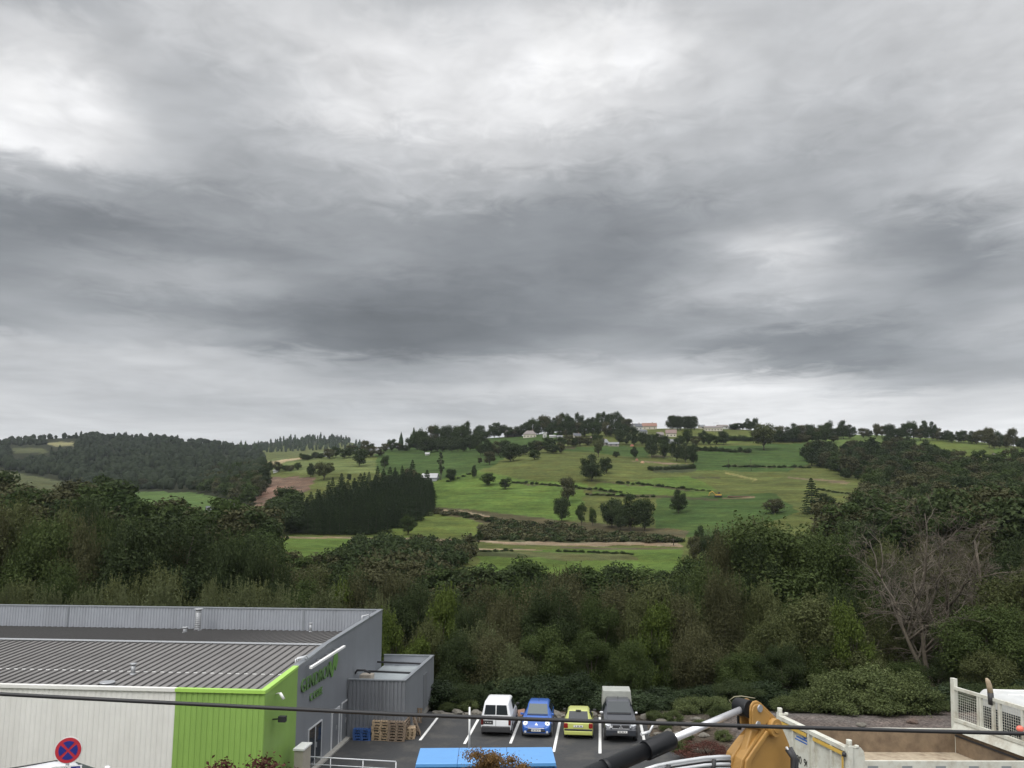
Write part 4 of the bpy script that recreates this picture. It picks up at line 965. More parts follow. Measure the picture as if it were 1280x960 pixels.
def trtext(txt, size, y, z, par, m_):
    cu = bpy.data.curves.new('txt', 'FONT'); cu.body = txt; cu.size = size; cu.extrude = .002
    o = bpy.data.objects.new('txt', cu); me = bpy.data.meshes.new_from_object(o); bpy.data.objects.remove(o); me.materials.clear(); me.materials.append(m_)
    n = bpy.data.objects.new('speed_numerals', me); COL.objects.link(n); n.parent = par
    n.matrix_local = Matrix(((0, 0, -1, -.036), (-1, 0, 0, y), (0, 1, 0, z), (0, 0, 0, 1)))
trtext('80', .17, -BW*.27, ZF-.02, tgo, M_BLK); trtext('90', .17, -BW*.385, ZF-.02, tgo, M_BLK)
mb = MB(); mb.box(-.036, -.0305, -BW*.93, -BW*.84, ZF-.02, ZF+.12); hz = mb.build('hazard_label', mat('orange_label', (.6, .2, .06), .5), tgo)
mb = MB(); mb.prism([(-.0365, -BW*.92, ZF-.01), (-.0365, -BW*.87, ZF+.04), (-.0365, -BW*.92, ZF+.07)], (-.002, 0, 0)); mb.prism([(-.0365, -BW*.86, ZF+.03), (-.0365, -BW*.85, ZF+.10), (-.0365, -BW*.90, ZF+.10)], (-.002, 0, 0)); mb.build('label_marks', M_BLK, hz)
for y, nm in ((0.06, 'rear_corner_post'), (-BW-.02, 'rear_corner_post')):
    mb = MB(); mb.box(-.05, .03, y-.05, y+.05, ZF-.15, ZT_+.07); mb.tube((-.01, y, ZT_+.07), (-.01, y, ZT_+.15), .045, n=12)
    mb.tube((.12, y, ZT_+.03), (.12, y, ZT_+.07), .035, n=10); mb.box(-.02, .14, y-.02, y+.02, ZT_+.02, ZT_+.05); mb.build(nm, M_TRW, trk, .008)
mb = MB(); pts = [(.03, -BW-.035, ZF-.15), (.13+.12, -BW-.035, ZF-.15), (.25, -BW-.035, ZT_-.09)]+[(.25-.14*(1-math.cos(a)), -BW-.035, ZT_-.09+.15*math.sin(a)) for a in [R(30), R(60), R(90)]]+[(.03, -BW-.035, ZT_+.06)]
mb.prism(pts, (0, .02, 0)); mb.build('corner_plate', M_TRW, trk)
for z in (ZF+.0, ZT_-.1): MB().tube((-.09, -BW-.01, z), (-.09, -BW-.01, z+.06), .03, n=10).build('hinge_pin', M_BLKPL, trk)
# headboard
HX = BLn; hzb = lz(1195, 897)+.0; hz1 = lz(1194, 858); hzp = lz(1190, 848)
mb = MB(); mb.box(HX, HX+.08, -.04, .06, ZF-.1, hzp); mb.build('tall_headboard_post', M_TRW, trk, .006)
mb = MB(); mb.box(HX+.002, HX+.06, -BW, -.042, ZF+.001, ZS-.02); mb.build('headboard_panel', M_BEDW, trk)
mb = MB(); mb.hexa([(HX-.07,-BW,ZS-.019),(HX+.07,-BW,ZS-.019),(HX+.07,-.042,ZS-.019),(HX-.07,-.042,ZS-.019)], [(HX+.0,-BW,hzb-.06),(HX+.07,-BW,hzb-.06),(HX+.07,-.042,hzb-.06),(HX+.0,-.042,hzb-.06)]); mb.build('headboard_sill', M_TRW, trk)
MB().box(HX-.015, HX+.0015, -BW, -.05, ZS-.12, ZS-.09).build('bed_seam', M_BLKPL, trk)
mb = MB(); mb.box(HX, HX+.06, -BW, -.042, hz1-.055, hz1); mb.box(HX-.02, HX+.06, -BW, -.042, hzb-.058, hzb)
for y in (-.60, -.66, -.95, -1.10, -1.6, -BW+.05): mb.box(HX+.005, HX+.055, y-.04, y, hzb, hz1-.055)
mb.build('headboard_frame', M_TRW, trk)
mb = MB(); y = -.06
while y > -BW: mb.tube((HX+.03, y, hzb), (HX+.03, y, hz1-.055), .0028, n=4, cap=False); y -= .05
z = hzb+.03
while z < hz1-.055: mb.tube((HX+.03, -.05, z), (HX+.03, -BW, z), .0028, n=4, cap=False); z += .045
mb.build('wire_mesh', M_TRW, trk)
CT = lz(1240, 861)-.5
# cab roof beyond the headboard
mb = MB(); cx0 = HX+.42; ZC = hz1-.50
prof = [(cx0, ZT_-.9), (cx0, ZC+.40), (cx0+.12, ZC+.50), (cx0+1.15, ZC+.48), (cx0+1.35, ZC+.36), (cx0+1.75, ZT_-.30), (cx0+1.95, ZT_-.45), (cx0+1.98, ZT_-.95)]
mb.prism([(x, -.12, z) for x, z in prof], (0, -BW+.2, 0)); mb.build('cab', mat('cab_white', (.50, .51, .50), .5, 0, .05, 3, dirt=(.4, .38, .34), dscale=2), trk, .06, 3)
MB().box(cx0-.012, cx0-.002, -BW+.25, -.28, ZS-.1, ZC+.22).build('rear_window', M_CARGL, trk)
for y in (-.3, -.7, -1.1, -1.5): MB().box(cx0+.15, cx0+1.1, y-.02, y+.02, ZC+.48, ZC+.515).build('roof_bead', M_WHITE, trk, .01)
MB().prism([(cx0+1.40, -.25, ZC+.28), (cx0+1.72, -.25, ZT_-.24), (cx0+1.72, -BW+.2, ZT_-.24), (cx0+1.40, -BW+.2, ZC+.28)], (.03, 0, .015)).build('windscreen', M_CARGL, trk)
mb = MB(); mb.box(-.0, cx0+1.8, -BW*.5-.35, -BW*.5+.35, .55, .78); mb.build('chassis', M_BLKPL, trk)
for x in (.9, cx0+1.0):
    for y in (-.28, -BW+.28):
        w = MB(); w.tube((x, y-.13, .42), (x, y+.13, .42), .40, n=24); wo = w.build('wheel', M_TYRE, trk, .02); MB().tube((x, y-.135, .42), (x, y+.135, .42), .22, n=16).build('rim', M_RIM, wo)
def tloc(x, y, z): return trk.matrix_basis @ Vector((x, y, z))
tmat = (Matrix.Translation((T0.x, T0.y, ZTR-1.34)) @ trk.rotation_euler.to_matrix().to_4x4())
# wooden handle stuck behind the headboard, red knob
hp = WALL(1238, 866, (tmat @ Vector((HX+.12, 0, 0)))[:2], math.atan2(wv.x, wv.y))
hn = thing('tool_handle', 'worn wooden tool handle sticking up behind the mesh headboard', 'tool', hp)
MB().path([(0, 0, -.2), (0, 0, .0)], .05, 10).build('dark_sleeve', M_BLKPL, hn)
MB().path([(0, 0, 0), (-.01, 0, .12), (-.03, 0, .2), (-.05, 0, .245)], [.047, .046, .04, .02], 10).build('grip', mat('worn_wood', (.34, .27, .18), .7, 0, .2, 8), hn)
kp = WALL(1275, 911, (tmat @ Vector((HX-.05, 0, 0)))[:2], math.atan2(wv.x, wv.y))
import bmesh
bm = bmesh.new(); bmesh.ops.create_icosphere(bm, subdivisions=3, radius=.055); me = bpy.data.meshes.new('round_marker'); bm.to_mesh(me); bm.free(); me.materials.append(mat('coral_plastic', (.75, .17, .12), .4))
for p_ in me.polygons: p_.use_smooth = True
kn = bpy.data.objects.new('round_marker', me); COL.objects.link(kn); kn.location = kp; tag(kn, 'coral red round marker ball in front of the headboard mesh', 'ball')
kn.scale = (1.1, .8, .95)

# ------------------------------------------------------------------ excavator arm
M_YEL = mat('excavator_yellow', (.37, .205, .055), .5, 0, .08, 3, dirt=(.22, .125, .045), dscale=2.2, damt=.5, bump=.05)
M_CYL = mat('cylinder_black', (.006, .0065, .008), .38, 0, .2, 3, spec=.35)
EX = thing('excavator', 'yellow excavator arm with a black hydraulic cylinder and chrome rod, in front of the truck', 'excavator', (0, 0, 0))
PA = math.radians(35); e1 = Vector((math.cos(PA), math.sin(PA), 0)); nn = Vector((math.sin(PA), -math.cos(PA), 0))   # in-plane axis, plate normal towards the camera side
pin = Vector(PY(936, 884, 8.6)); WD = .15
EX.location = (pin.x, pin.y, 7.4)
EXL = Vector(EX.location)
def SP(px, py, off=0.0):   # picture point on the plane of the stick, shifted by off along its normal
    A = pin+nn*off; q = WALL(px, py, (A.x, A.y), math.pi/2-PA); return Vector(q)-EXL
def c5(x, y): return (900+x/7.11, 860+y/7.11)
def plateo(pts, off0, off1, nm, m_=M_YEL, bev=.012):
    a = [SP(*c5(*p), off=WD/2) for p in pts]; a = [p+nn*(off1-WD/2) for p in a]
    return MB().prism([tuple(p) for p in a], tuple(nn*(off0-off1))).build(nm, m_, EX, bev)
near_pl = [(275,345),(270,200),(276,155),(298,122),(335,112),(372,135),(500,262),(548,335),(590,430),(618,500),(640,600),(655,760),(640,1000),(560,1700),(470,2300),(330,2300),(300,1500),(180,1000),(188,711),(200,640),(290,500),(375,372),(320,360)]
far_pl = [(x-(18 if y < 330 else 0), y) for x, y in near_pl]
plateo(near_pl, WD/2-.03, WD/2, 'stick_side_plate'); plateo(near_pl, -WD/2, -WD/2+.03, 'stick_side_plate')
inner = [(310,380),(450,380),(560,420),(600,560),(620,760),(600,1000),(530,1700),(450,2250),(350,2250),(330,1500),(215,1000),(215,711),(230,660)]
plateo(inner, -WD/2+.035, WD/2-.035, 'stick_core')
# raised doubler and bosses on the near plate
def nearp(px, py, off): return SP(px, py, WD/2)+nn*off
plateo([(400,372),(372,410),(215,640),(190,900),(240,900),(262,650),(395,440),(440,400)], WD/2+.001, WD/2+.028, 'edge_stiffener')
b0 = SP(*c5(455, 345), off=WD/2); mb = MB(); mb.tube(b0-nn*.0, b0+nn*.07, .088, n=28); mb.tube(b0+nn*.07, b0+nn*.08, .05, n=20); mb.build('pivot_boss', M_YEL, EX, .01)
b1 = SP(*c5(322, 320), off=WD/2); MB().tube(b1, b1+nn*.03, .032, n=14).build('grease_cap', M_GALV, EX)
plateo([(278,345),(275,205),(284,165),(304,143),(330,140),(352,156),(450,250),(420,300),(372,345)], WD/2+.001, WD/2+.018, 'head_doubler')
# pin and rod eye
pe = SP(*c5(285, 165), off=0); ec = SP(*c5(222, 178), off=0)
MB().tube(pe-nn*(WD/2+.03), pe+nn*(WD/2+.03), .035, n=18).build('head_pin', M_GALV, EX)
mb = MB(); mb.tube(ec-nn*.10, ec+nn*.06, .085, n=28); mb.tube(ec-nn*.08-Vector((0,0,.22)), ec-nn*.08, .022, n=12); eye = mb.build('rod_eye', M_CYL, EX, .01)
# the flared front face of the stick
fa = [(245,335),(170,420),(115,490),(62,560),(20,711),(-30,1100)]; nb = [(375,372),(330,435),(290,500),(200,640),(188,711),(180,1000)]
for i in range(5):
    A = SP(*c5(*fa[i]), off=-WD/2-.10*(i > 0)); B = SP(*c5(*fa[i+1]), off=-WD/2-.10); C = SP(*c5(*nb[i+1]), off=WD/2-.002); D_ = SP(*c5(*nb[i]), off=WD/2-.002)
    MB().prism([tuple(A), tuple(B), tuple(C), tuple(D_)], tuple(e1*.03)).build('cover_plate', M_YEL, EX)
# cylinder: eye -> gland -> barrel foot
rod0 = ec; gl = SP(836, 926, 0); ft = SP(700, 973, 0); dirc = (ft-rod0).normalized(); dirc = (gl-rod0).normalized()
MB().tube(rod0+dirc*.06, gl, .035, n=28).build('piston_rod', M_CHROME, EX)
mb = MB(); Lc = 2.2; mb.tube(gl-dirc*.02, gl+dirc*.30, .086, n=32); mb.tube(gl-dirc*.045, gl-dirc*.02, .075, n=24); mb.build('gland', M_CYL, EX, .008)
mb = MB(); mb.tube(gl+dirc*.30, gl+dirc*Lc, .071, n=32); mb.build('cylinder_barrel', M_CYL, EX)
for k in (.75, 1.3): MB().tube(gl+dirc*k, gl+dirc*(k+.05), .077, n=28).build('clamp_band', M_CYL, EX)
upv = dirc.cross(nn).normalized(); upv = upv if upv.z > 0 else -upv
mb = MB(); p0 = gl+dirc*.20+upv*.10; mb.path([p0-nn*.05, p0+dirc*-.08+upv*.07-nn*.05, p0-dirc*.2+upv*.055-nn*.05], .010, 8); mb.tube(p0-dirc*.02+upv*.02-nn*.05, p0+dirc*.08+upv*.03-nn*.05, .014, n=10); mb.build('hose_fitting', M_ALU, EX)
mb = MB(); p0 = pe; mb.path([ec-nn*.13+Vector((0,0,-.02)), ec-nn*.13+Vector((-.05,0,.05)), ec-nn*.12+Vector((-.01,0,.085)), ec-nn*.1+Vector((.05,0,.095)), pe-nn*.02+Vector((.05,0,.075))], .006, 6); mb.build('grease_line', mat('cream_hose', (.25, .23, .15), .6), EX)
# boom under the cylinder, hydraulic lines on its back
bt0 = SP(960, 1030, 0); bd = Vector(dirc)
foot = bt0+dirc*4.2+Vector((0, 0, -.9))
boom = [bt0+Vector((0,0,-.12)), bt0+dirc*.0+Vector((0,0,.12)), bt0+dirc*1.6+Vector((0,0,.20)), bt0+dirc*3.0+Vector((0,0,-.05)), foot+Vector((0,0,.05)), foot+Vector((0,0,-.2)), bt0+dirc*2.9+Vector((0,0,-.72)), bt0+dirc*1.6+Vector((0,0,-.42))]
MB().prism([tuple(p+nn*.13) for p in boom], tuple(-nn*.26)).build('boom', M_YEL, EX, .02)
mb1 = [(806,962),(822,957),(840,953.5),(860,950.5),(880,947.5),(900,946),(912,946)]
for k, (dy, off, m_, r_) in enumerate([(0, .10, M_ALU, .017), (2.6, .10, M_ALU, .013), (6, .06, M_BLKPL, .022), (9.0, .12, M_ALU, .015), (12.5, .05, M_BLKPL, .02), (14.5, .12, M_ALU, .014)]):
    MB().path([SP(x, y+dy*(1+.02*(x-806)/100), off) for x, y in mb1], r_, 8).build('hydraulic_line', m_, EX)
for x, y in ((836, 956), (893, 949)):
    a = SP(x, y, .14); b = SP(x-2, y+18, .14); MB().tube(a, b, .02, n=8).build('line_clamp', M_BLKPL, EX)
mb = MB(); a = SP(984, 936, .16); mb.path([a+Vector((0,0,.0)), a+Vector((.05,-.02,-.08)), a+Vector((.04,-.02,-.25)), a+Vector((-.02,0,-.6))], .028, 8); mb.path([a+Vector((.03,0,.01)), a+Vector((.085,-.02,-.1)), a+Vector((.06,-.02,-.28)), a+Vector((0,0,-.6))], .022, 8); mb.build('stick_hose', M_BLKPL, EX)
MB().path([SP(983, 934, .17), SP(987, 940, .18), SP(990, 950, .18)], .012, 6).build('hose_coupling', M_ALU, EX)
# bucket on the ground, crawler body under the window line
bk = SP(*c5(400, 2250), off=0); bz = 7.42-EXL.z
base = Vector((bk.x, bk.y, bz))
pts = [base+Vector((0,0,.75)), base+e1*.35+Vector((0,0,.7)), base+e1*.45+Vector((0,0,.25)), base+e1*.15+Vector((0,0,.02)), base-e1*.45+Vector((0,0,.02)), base-e1*.2+Vector((0,0,.4))]
MB().prism([tuple(p+nn*.4) for p in pts], tuple(-nn*.8)).build('bucket', M_DARK, EX, .02)
bc = foot+dirc*.5; bc.z = bz
def obox(c_, a0, a1, b0_, b1_, z0, z1):
    P = [c_+e1*a+nn*b+Vector((0,0,z)) for z in (z0, z1) for a, b in ((a0,b0_),(a1,b0_),(a1,b1_),(a0,b1_))]
    return MB().hexa([tuple(p) for p in P[:4]], [tuple(p) for p in P[4:]])
ex_hide = bc
obox(bc, -1.3, .7, -.8, .8, .85, 1.7).build('upper_body', M_YEL, EX, .05)
for s in (-1, 1): obox(bc, -1.4, 1.2, s*.75-.2, s*.75+.2, .0, .6).build('crawler_track', M_TYRE, EX, .12)
obox(bc, -.6, .6, -.5, .5, .5, .84).build('turntable', M_DARK, EX)
# ------------------------------------------------------------------ vegetation
M_BARK = mat('bark', (.055, .045, .035), .95, 0, .25, 6, .4); M_DEADB = mat('bare_bark', (.10, .083, .060), .9, 0, .35, 3, .3, dirt=(.05, .045, .038), dscale=.25, damt=.9)
LM = {
 'dark':  leafmat('dark_foliage', (.016, .026, .010), (.056, .074, .030)),
 'olive': leafmat('olive_foliage', (.036, .044, .016), (.118, .132, .054)),
 'green': leafmat('green_foliage', (.023, .037, .012), (.078, .104, .034)),
 'brown': leafmat('brownish_foliage', (.036, .039, .018), (.108, .108, .052)),
 'pale': leafmat('pale_olive_foliage', (.050, .062, .026), (.150, .168, .080)),
 'yellow':leafmat('yellow_green_foliage', (.040, .060, .014), (.105, .140, .032)),
 'red':   leafmat('red_foliage', (.040, .018, .014), (.14, .062, .048)),
 'rust':  leafmat('rust_foliage', (.070, .045, .018), (.24, .145, .060)),
 'glossy':leafmat('glossy_foliage', (.005, .012, .004), (.048, .070, .030), .15, .5, .12),  # tiny leaf highlights put into the wide tint range
 'bramble':leafmat('bramble_foliage', (.012, .024, .007), (.150, .180, .070), .2, .6, .1),  # light leaf highlights and dark gaps put into the leaf colours
 'spruce':leafmat('spruce_needles', (.017, .030, .013), (.044, .064, .026), .1),
 'field': leafmat('field_tree_foliage', (.020, .036, .011), (.058, .082, .026)),
 'fieldd': leafmat('dark_field_foliage', (.018, .031, .012), (.056, .076, .030)),
 'woodb':  leafmat('brownish_wood', (.024, .027, .012), (.080, .080, .038), .1),
 'wood':  leafmat('far_wood', (.008, .014, .007), (.028, .038, .018), .1)}
def leaves(P, N_, size, ar=.55, droop=0.0, jit=.55, rng=RNG):
    """one folded leaf-sized quad per point P, facing roughly along N_"""
    n = len(P); v = N_+rng.normal(0, jit, (n, 3)); v /= np.linalg.norm(v, axis=1)[:, None]+1e-9
    t = rng.normal(0, 1, (n, 3)); t[:, 2] -= droop; t -= v*(t*v).sum(1)[:, None]; t /= np.linalg.norm(t, axis=1)[:, None]+1e-9
    b = np.cross(v, t); s = (size*rng.uniform(.6, 1.35, n))[:, None]
    c = np.stack([P-t*s*.5, P+b*s*ar*.5, P+t*s*.5, P-b*s*ar*.5], 1); c[:, [1, 3]] += (v*s*.1)[:, None, :]
    return c.reshape(-1, 3)
def crown_pts(rng, n, W, Hc, z0, K, shape=1.0, lr=(.16, .30), ragged=.15, full=False, zs=.8, spikes=0.0):
    """leaf points on many overlapping clumps filling a crown of width W and height Hc"""
    pts = []; nor = []; cen = []
    for k in range(K):
        d = rng.normal(0, 1, 3); d /= np.linalg.norm(d); r = rng.uniform(.25, 1)**.45
        zz = d[2]*r; k_ = 1.0 if zz > 0 else 1.0
        taper = 1-(max(0, zz)**1.6)*(1-shape)
        c = np.array([d[0]*r*W*.5*.78*taper, d[1]*r*W*.5*.78*taper, z0+Hc*.5+zz*Hc*.5*.80]); rad = rng.uniform(*lr)*W*.5*1.25
        cen.append((c, rad))
    w = np.array([r**2 for _, r in cen]); w /= w.sum(); cnt = rng.multinomial(n, w)
    for (c, rad), m in zip(cen, cnt):
        d = rng.normal(0, 1, (m, 3)); d /= np.linalg.norm(d, axis=1)[:, None]; d[:, 2] = d[:, 2] if full else np.abs(d[:, 2])*1.15-.40
        rr_ = rad*(rng.uniform(.15, 1, m)**.4)*(1+rng.normal(0, ragged, m)); p = c+d*rr_[:, None]*np.array([1, 1, zs])
        if spikes:      # shoots standing up out of the clump
            ns = int(m*spikes); sh = rng.integers(0, 6, ns); ang = sh*1.05+c[0]; ox = np.cos(ang)*rad*.55; oy = np.sin(ang)*rad*.55; u_ = rng.random(ns); hgt = rad*(.75+.5*np.sin(sh*2.3+c[1])**2)
            p[:ns] = c+np.stack([ox*(1+.25*u_)+rng.normal(0, .07, ns)*rad*(1.2-u_), oy*(1+.25*u_)+rng.normal(0, .07, ns)*rad*(1.2-u_), rad*.3+u_*hgt*zs], 1)
        pts.append(p); nor.append(d+np.array([0, 0, .35]))
    return np.concatenate(pts), np.concatenate(nor), cen
def tree_proto(name, seed, W, Ht, trunk, lm, nleaf, lsize, K=34, shape=.9, lr=(.16, .30), ragged=.15, ar=.55, full=False, name_key=None, zs=.8, spikes=0.0):
    rng = np.random.default_rng(seed); rs = random.Random(seed)
    t = thing(name, 'x', 'tree'); P, Nn, cen = crown_pts(rng, nleaf, W, Ht-trunk, trunk, K, shape, lr, ragged, full, zs, spikes)
    m = P[:, 2] > .15; P, Nn = P[m], Nn[m]
    V = leaves(P, Nn, lsize, ar, rng=rng); Q = np.arange(len(V)).reshape(-1, 4); tint = rng.random(len(Q))
    CROWNS[name_key] = V; npmesh('crown', V, Q, LM[lm], False, t, [('tint', 'FACE', 'FLOAT', tint)])
    mb = MB(); r0 = max(.06, Ht*.018); top = Vector((rs.uniform(-.3, .3), rs.uniform(-.3, .3), trunk+(Ht-trunk)*.55))
    mb.path([(0, 0, -.6), (.02, 0, trunk*.5), tuple(top*.6), tuple(top)], [r0*1.3, r0, r0*.75, r0*.3], 7)
    for c, rad in cen[:min(len(cen), 14)]:
        a = Vector((0, 0, max(.3, trunk*.7+rs.random()*(c[2]-trunk)*.4))); b = Vector(c); mid = (a+b)/2+Vector((0, 0, .08*Ht*rs.random()))
        mb.path([tuple(a), tuple(mid), tuple(b)], [r0*.45, r0*.28, r0*.1], 5)
    mb.build('trunk', M_BARK, t); t['W'] = W; t['Ht'] = Ht
    return t
def spruce_proto(name, seed, Ht, W, n, lsize):
    rng = np.random.default_rng(seed); t = thing(name, 'x', 'tree')
    h = rng.uniform(.04, 1, n)**.95; lvl = np.floor(h*16)/16+rng.uniform(0, .03, n); rad = (1-lvl)**.8*W*.5*(.55+.45*rng.random(n)**.5)*(1+.25*np.sin(lvl*70)); th = rng.uniform(0, 2*math.pi, n); rad *= (1+.25*np.sin(th*5+lvl*9))
    P = np.stack([rad*np.cos(th), rad*np.sin(th), lvl*Ht-rad*.25+.2], 1); Nn = np.stack([np.cos(th)*.5, np.sin(th)*.5, np.full(n, .7)], 1)
    V = leaves(P, Nn, lsize, .45, .6, rng=rng); Q = np.arange(len(V)).reshape(-1, 4)
    npmesh('crown', V, Q, LM['spruce'], False, t, [('tint', 'FACE', 'FLOAT', rng.random(len(Q)))])
    MB().path([(0, 0, -.5), (0, 0, Ht*.5), (0, 0, Ht*.97)], [Ht*.014, Ht*.009, .02], 6).build('trunk', M_BARK, t); t['W'] = W; t['Ht'] = Ht; return t
CROWNS = {}; PROTO = {}; USED = set()
def place(kind, x, y, W, Ht, label, group=None, z=None, cat='tree', rz=None):
    """copy of a prototype tree scaled to width W and height Ht, its foot on the ground"""
    name, args = KINDS[kind][0], KINDS[kind][1]
    v = random.choice(range(len(PROTO[kind]))); p = PROTO[kind][v]
    z = zt1(x, y) if z is None else z
    sc = (W/p['W'], W/p['W']*random.uniform(.92, 1.08), Ht/p['Ht']); rz = random.uniform(0, 6.28) if rz is None else rz
    if (kind, v) not in USED:
        USED.add((kind, v)); o = p; o.location = (x, y, z-.05); o.rotation_euler = (0, 0, rz); o.scale = sc
        o['_w'] = p['W']; BASE[(kind, v)] = (p['W'], p['Ht'])
    else:
        o = dup(p, (x, y, z-.05), rz, scale=sc)
    o['label'] = label; o['category'] = cat
    if group: o['group'] = group
    elif 'group' in o: del o['group']
    return o
BASE = {}
KINDS = {
 'dark':  ('broadleaf_tree', [dict(W=9, Ht=11, trunk=1.5, lm='dark', nleaf=29450, lsize=0.222, K=44, full=True, zs=0.85, spikes=0.05)]),
 'olive': ('broadleaf_tree', [dict(W=8, Ht=10, trunk=1.2, lm='olive', nleaf=26350, lsize=0.2, K=44, full=True, zs=0.95, spikes=0.12, ragged=.22)]*2),
 'green': ('broadleaf_tree', [dict(W=9, Ht=11, trunk=1.4, lm='green', nleaf=27900, lsize=0.222, K=40, full=True, zs=0.9, spikes=0.07, ragged=.18)]*2),
 'brown': ('broadleaf_tree', [dict(W=8, Ht=9, trunk=1.0, lm='brown', nleaf=24800, lsize=0.185, K=44, full=True, zs=1.0, spikes=0.15, ragged=.3)]*2),
 'yellow':('broadleaf_tree', [dict(W=5, Ht=7, trunk=.6, lm='yellow', nleaf=12400, lsize=.19, K=22, full=True, zs=1.0, spikes=.15, ragged=.25)]),
 'willow':('leafy_shrub', [dict(W=4.5, Ht=5, trunk=.2, lm='pale', nleaf=17050, lsize=0.148, K=34, full=True, zs=1.25, spikes=0.3, shape=.6, ragged=.4, lr=(.12, .24), ar=.35)]*2),
 'glossy':('laurel_bush', [dict(W=4, Ht=3.2, trunk=0.0, lm='glossy', nleaf=17050, lsize=0.141, K=30, ragged=.15, lr=(.2, .34), full=True)]*2),
 'bramble':('bramble_bush', [dict(W=4, Ht=2.6, trunk=0.0, lm='bramble', nleaf=15000, lsize=.13, K=46, ragged=.35, lr=(.10, .26), full=True, spikes=.2)]*2),
 'red':   ('red_shrub', [dict(W=2.4, Ht=1.8, trunk=.1, lm='red', nleaf=7750, lsize=0.067, K=26, ragged=.3, lr=(.14, .26))]),
 'rust':  ('copper_leaved_tree', [dict(W=3, Ht=3.6, trunk=1.2, lm='rust', nleaf=13000, lsize=0.074, K=30, ragged=.35, lr=(.12, .26))]),
 'field': ('field_tree', [dict(W=9, Ht=11, trunk=.7, lm='field', nleaf=5200, lsize=.5, K=30, full=True, lr=(.2,.34))]*2),
 'fieldd':('field_tree', [dict(W=9, Ht=10, trunk=.5, lm='fieldd', nleaf=5200, lsize=.5, K=30, full=True, lr=(.2,.34))]*3),
 'fieldo':('field_tree', [dict(W=9, Ht=11, trunk=1.4, lm='olive', nleaf=3400, lsize=.6, K=30, full=True, lr=(.18,.32))]),
 'fieldb':('field_tree', [dict(W=9, Ht=11, trunk=.6, lm='brown', nleaf=3400, lsize=.6, K=30, ragged=.2, full=True, lr=(.2,.34))]*2),
 'hedge': ('hedge_bush', [dict(W=6, Ht=3.4, trunk=0.0, lm='fieldd', nleaf=2400, lsize=.42, K=24, full=True, lr=(.3,.5))]*2),
 'slab':  ('clipped_hedge_tree', [dict(W=6, Ht=11, trunk=.2, lm='dark', nleaf=3200, lsize=.55, K=40, full=True, lr=(.4,.55))]),
 'poplar':('poplar_tree', [dict(W=4, Ht=14, trunk=1.0, lm='dark', nleaf=2400, lsize=.6, K=26, shape=.5)])}
sd = 100
for k, (nm, a) in KINDS.items():
    PROTO[k] = []
    for d in a:
        sd += 1; p_ = tree_proto(nm, sd, name_key=(k, len(PROTO[k])), **d); PROTO[k].append(p_); BASE[(k, len(PROTO[k])-1)] = (d['W'], d['Ht'])
KINDS['spruce'] = ('spruce_tree', None); PROTO['spruce'] = [spruce_proto('spruce_tree', s_, 16, 7.5, 5200, .6) for s_ in (5, 6, 8)]
KINDS['conifer'] = KINDS['spruce']; PROTO['conifer'] = PROTO['spruce'][:1]
def top_place(kind, px, py, Y, W, label, group=None, cat='tree', zb=None, dz=0):
    q = PY(px, py, Y); zg = zt1(q[0], q[1]) if zb is None else zb
    k_ = 1.0
    return place(kind, q[0], q[1], W, max(1.0, (q[2]-zg)*1.0), label, group, zg+dz, cat)
def lerp(tb, x):
    return float(np.interp(x, [t[0] for t in tb], [t[1] for t in tb]))
# ---- the near wood, row by row, tops following the photograph's outline
def row(Y, tops, x0, x1, kinds, W, jit, label, group, step=None, cat='tree'):
    px = x0
    while px < x1:
        w = W*random.uniform(.8, 1.25); Yj = Y*random.uniform(.95, 1.05)
        top_place(random.choice(kinds), px, lerp(tops, px)+random.uniform(-jit, jit), Yj, w, label, group, cat)
        px += (step or .74)*w/Y*F*random.uniform(.8, 1.2)
row(112, [(-150,618),(0,614),(60,612),(120,640),(160,655),(330,668),(360,690),(520,722),(600,722),(680,714),(740,736),(800,742),(850,722),(900,672),(960,650),(1060,660),(1120,668),(1400,672)], -120, 1420, ['dark','green','olive','brown'], 9, 6, 'tall tree in the wood below the fields, crown merging with its neighbours', 'trees at the back of the near wood')
row(92, [(-150,640),(60,640),(120,655),(140,650),(330,672),(380,700),(470,712),(560,730),(640,724),(700,718),(760,738),(800,748),(850,712),(900,676),(1000,668),(1080,700),(1400,700)], -120, 1400, ['dark','green','brown','brown','dark'], 7.0, 8, 'dark leafy tree in the middle of the near wood', 'trees in the middle of the near wood')
row(74, [(-150,708),(0,706),(200,706),(330,712),(480,712),(560,738),(620,745),(700,735),(760,745),(850,735),(900,725),(1000,730),(1100,745),(1200,735),(1400,710)], -100, 1380, ['olive','brown','brown','green','olive','dark'], 5.2, 11, 'loose olive-brown tree at the front of the near wood', 'trees at the front of the near wood')
row(66, [(-150,722),(0,722),(330,722),(480,730),(520,770),(1400,800)], -100, 505, ['willow'], 4.6, 7, 'pale olive shrub showing above the shed parapet', 'shrubs behind the shed', cat='shrub')
row(63, [(500,780),(560,770),(650,790),(760,785),(850,780),(920,800),(1040,800),(1120,810),(1400,790)], 490, 1380, ['brown','green','olive','dark'], 4.4, 12, 'low spreading tree directly behind the car park hedge', 'low trees behind the car park hedge')
row(57.5, [(500,838),(560,850),(640,846),(760,845),(800,858),(900,850),(990,858),(1400,850)], 540, 1400, ['glossy','glossy','dark'], 4.4, 6, 'glossy dark bush in the hedge at the back of the car park', 'dark bushes along the car park', cat='bush', step=.5)
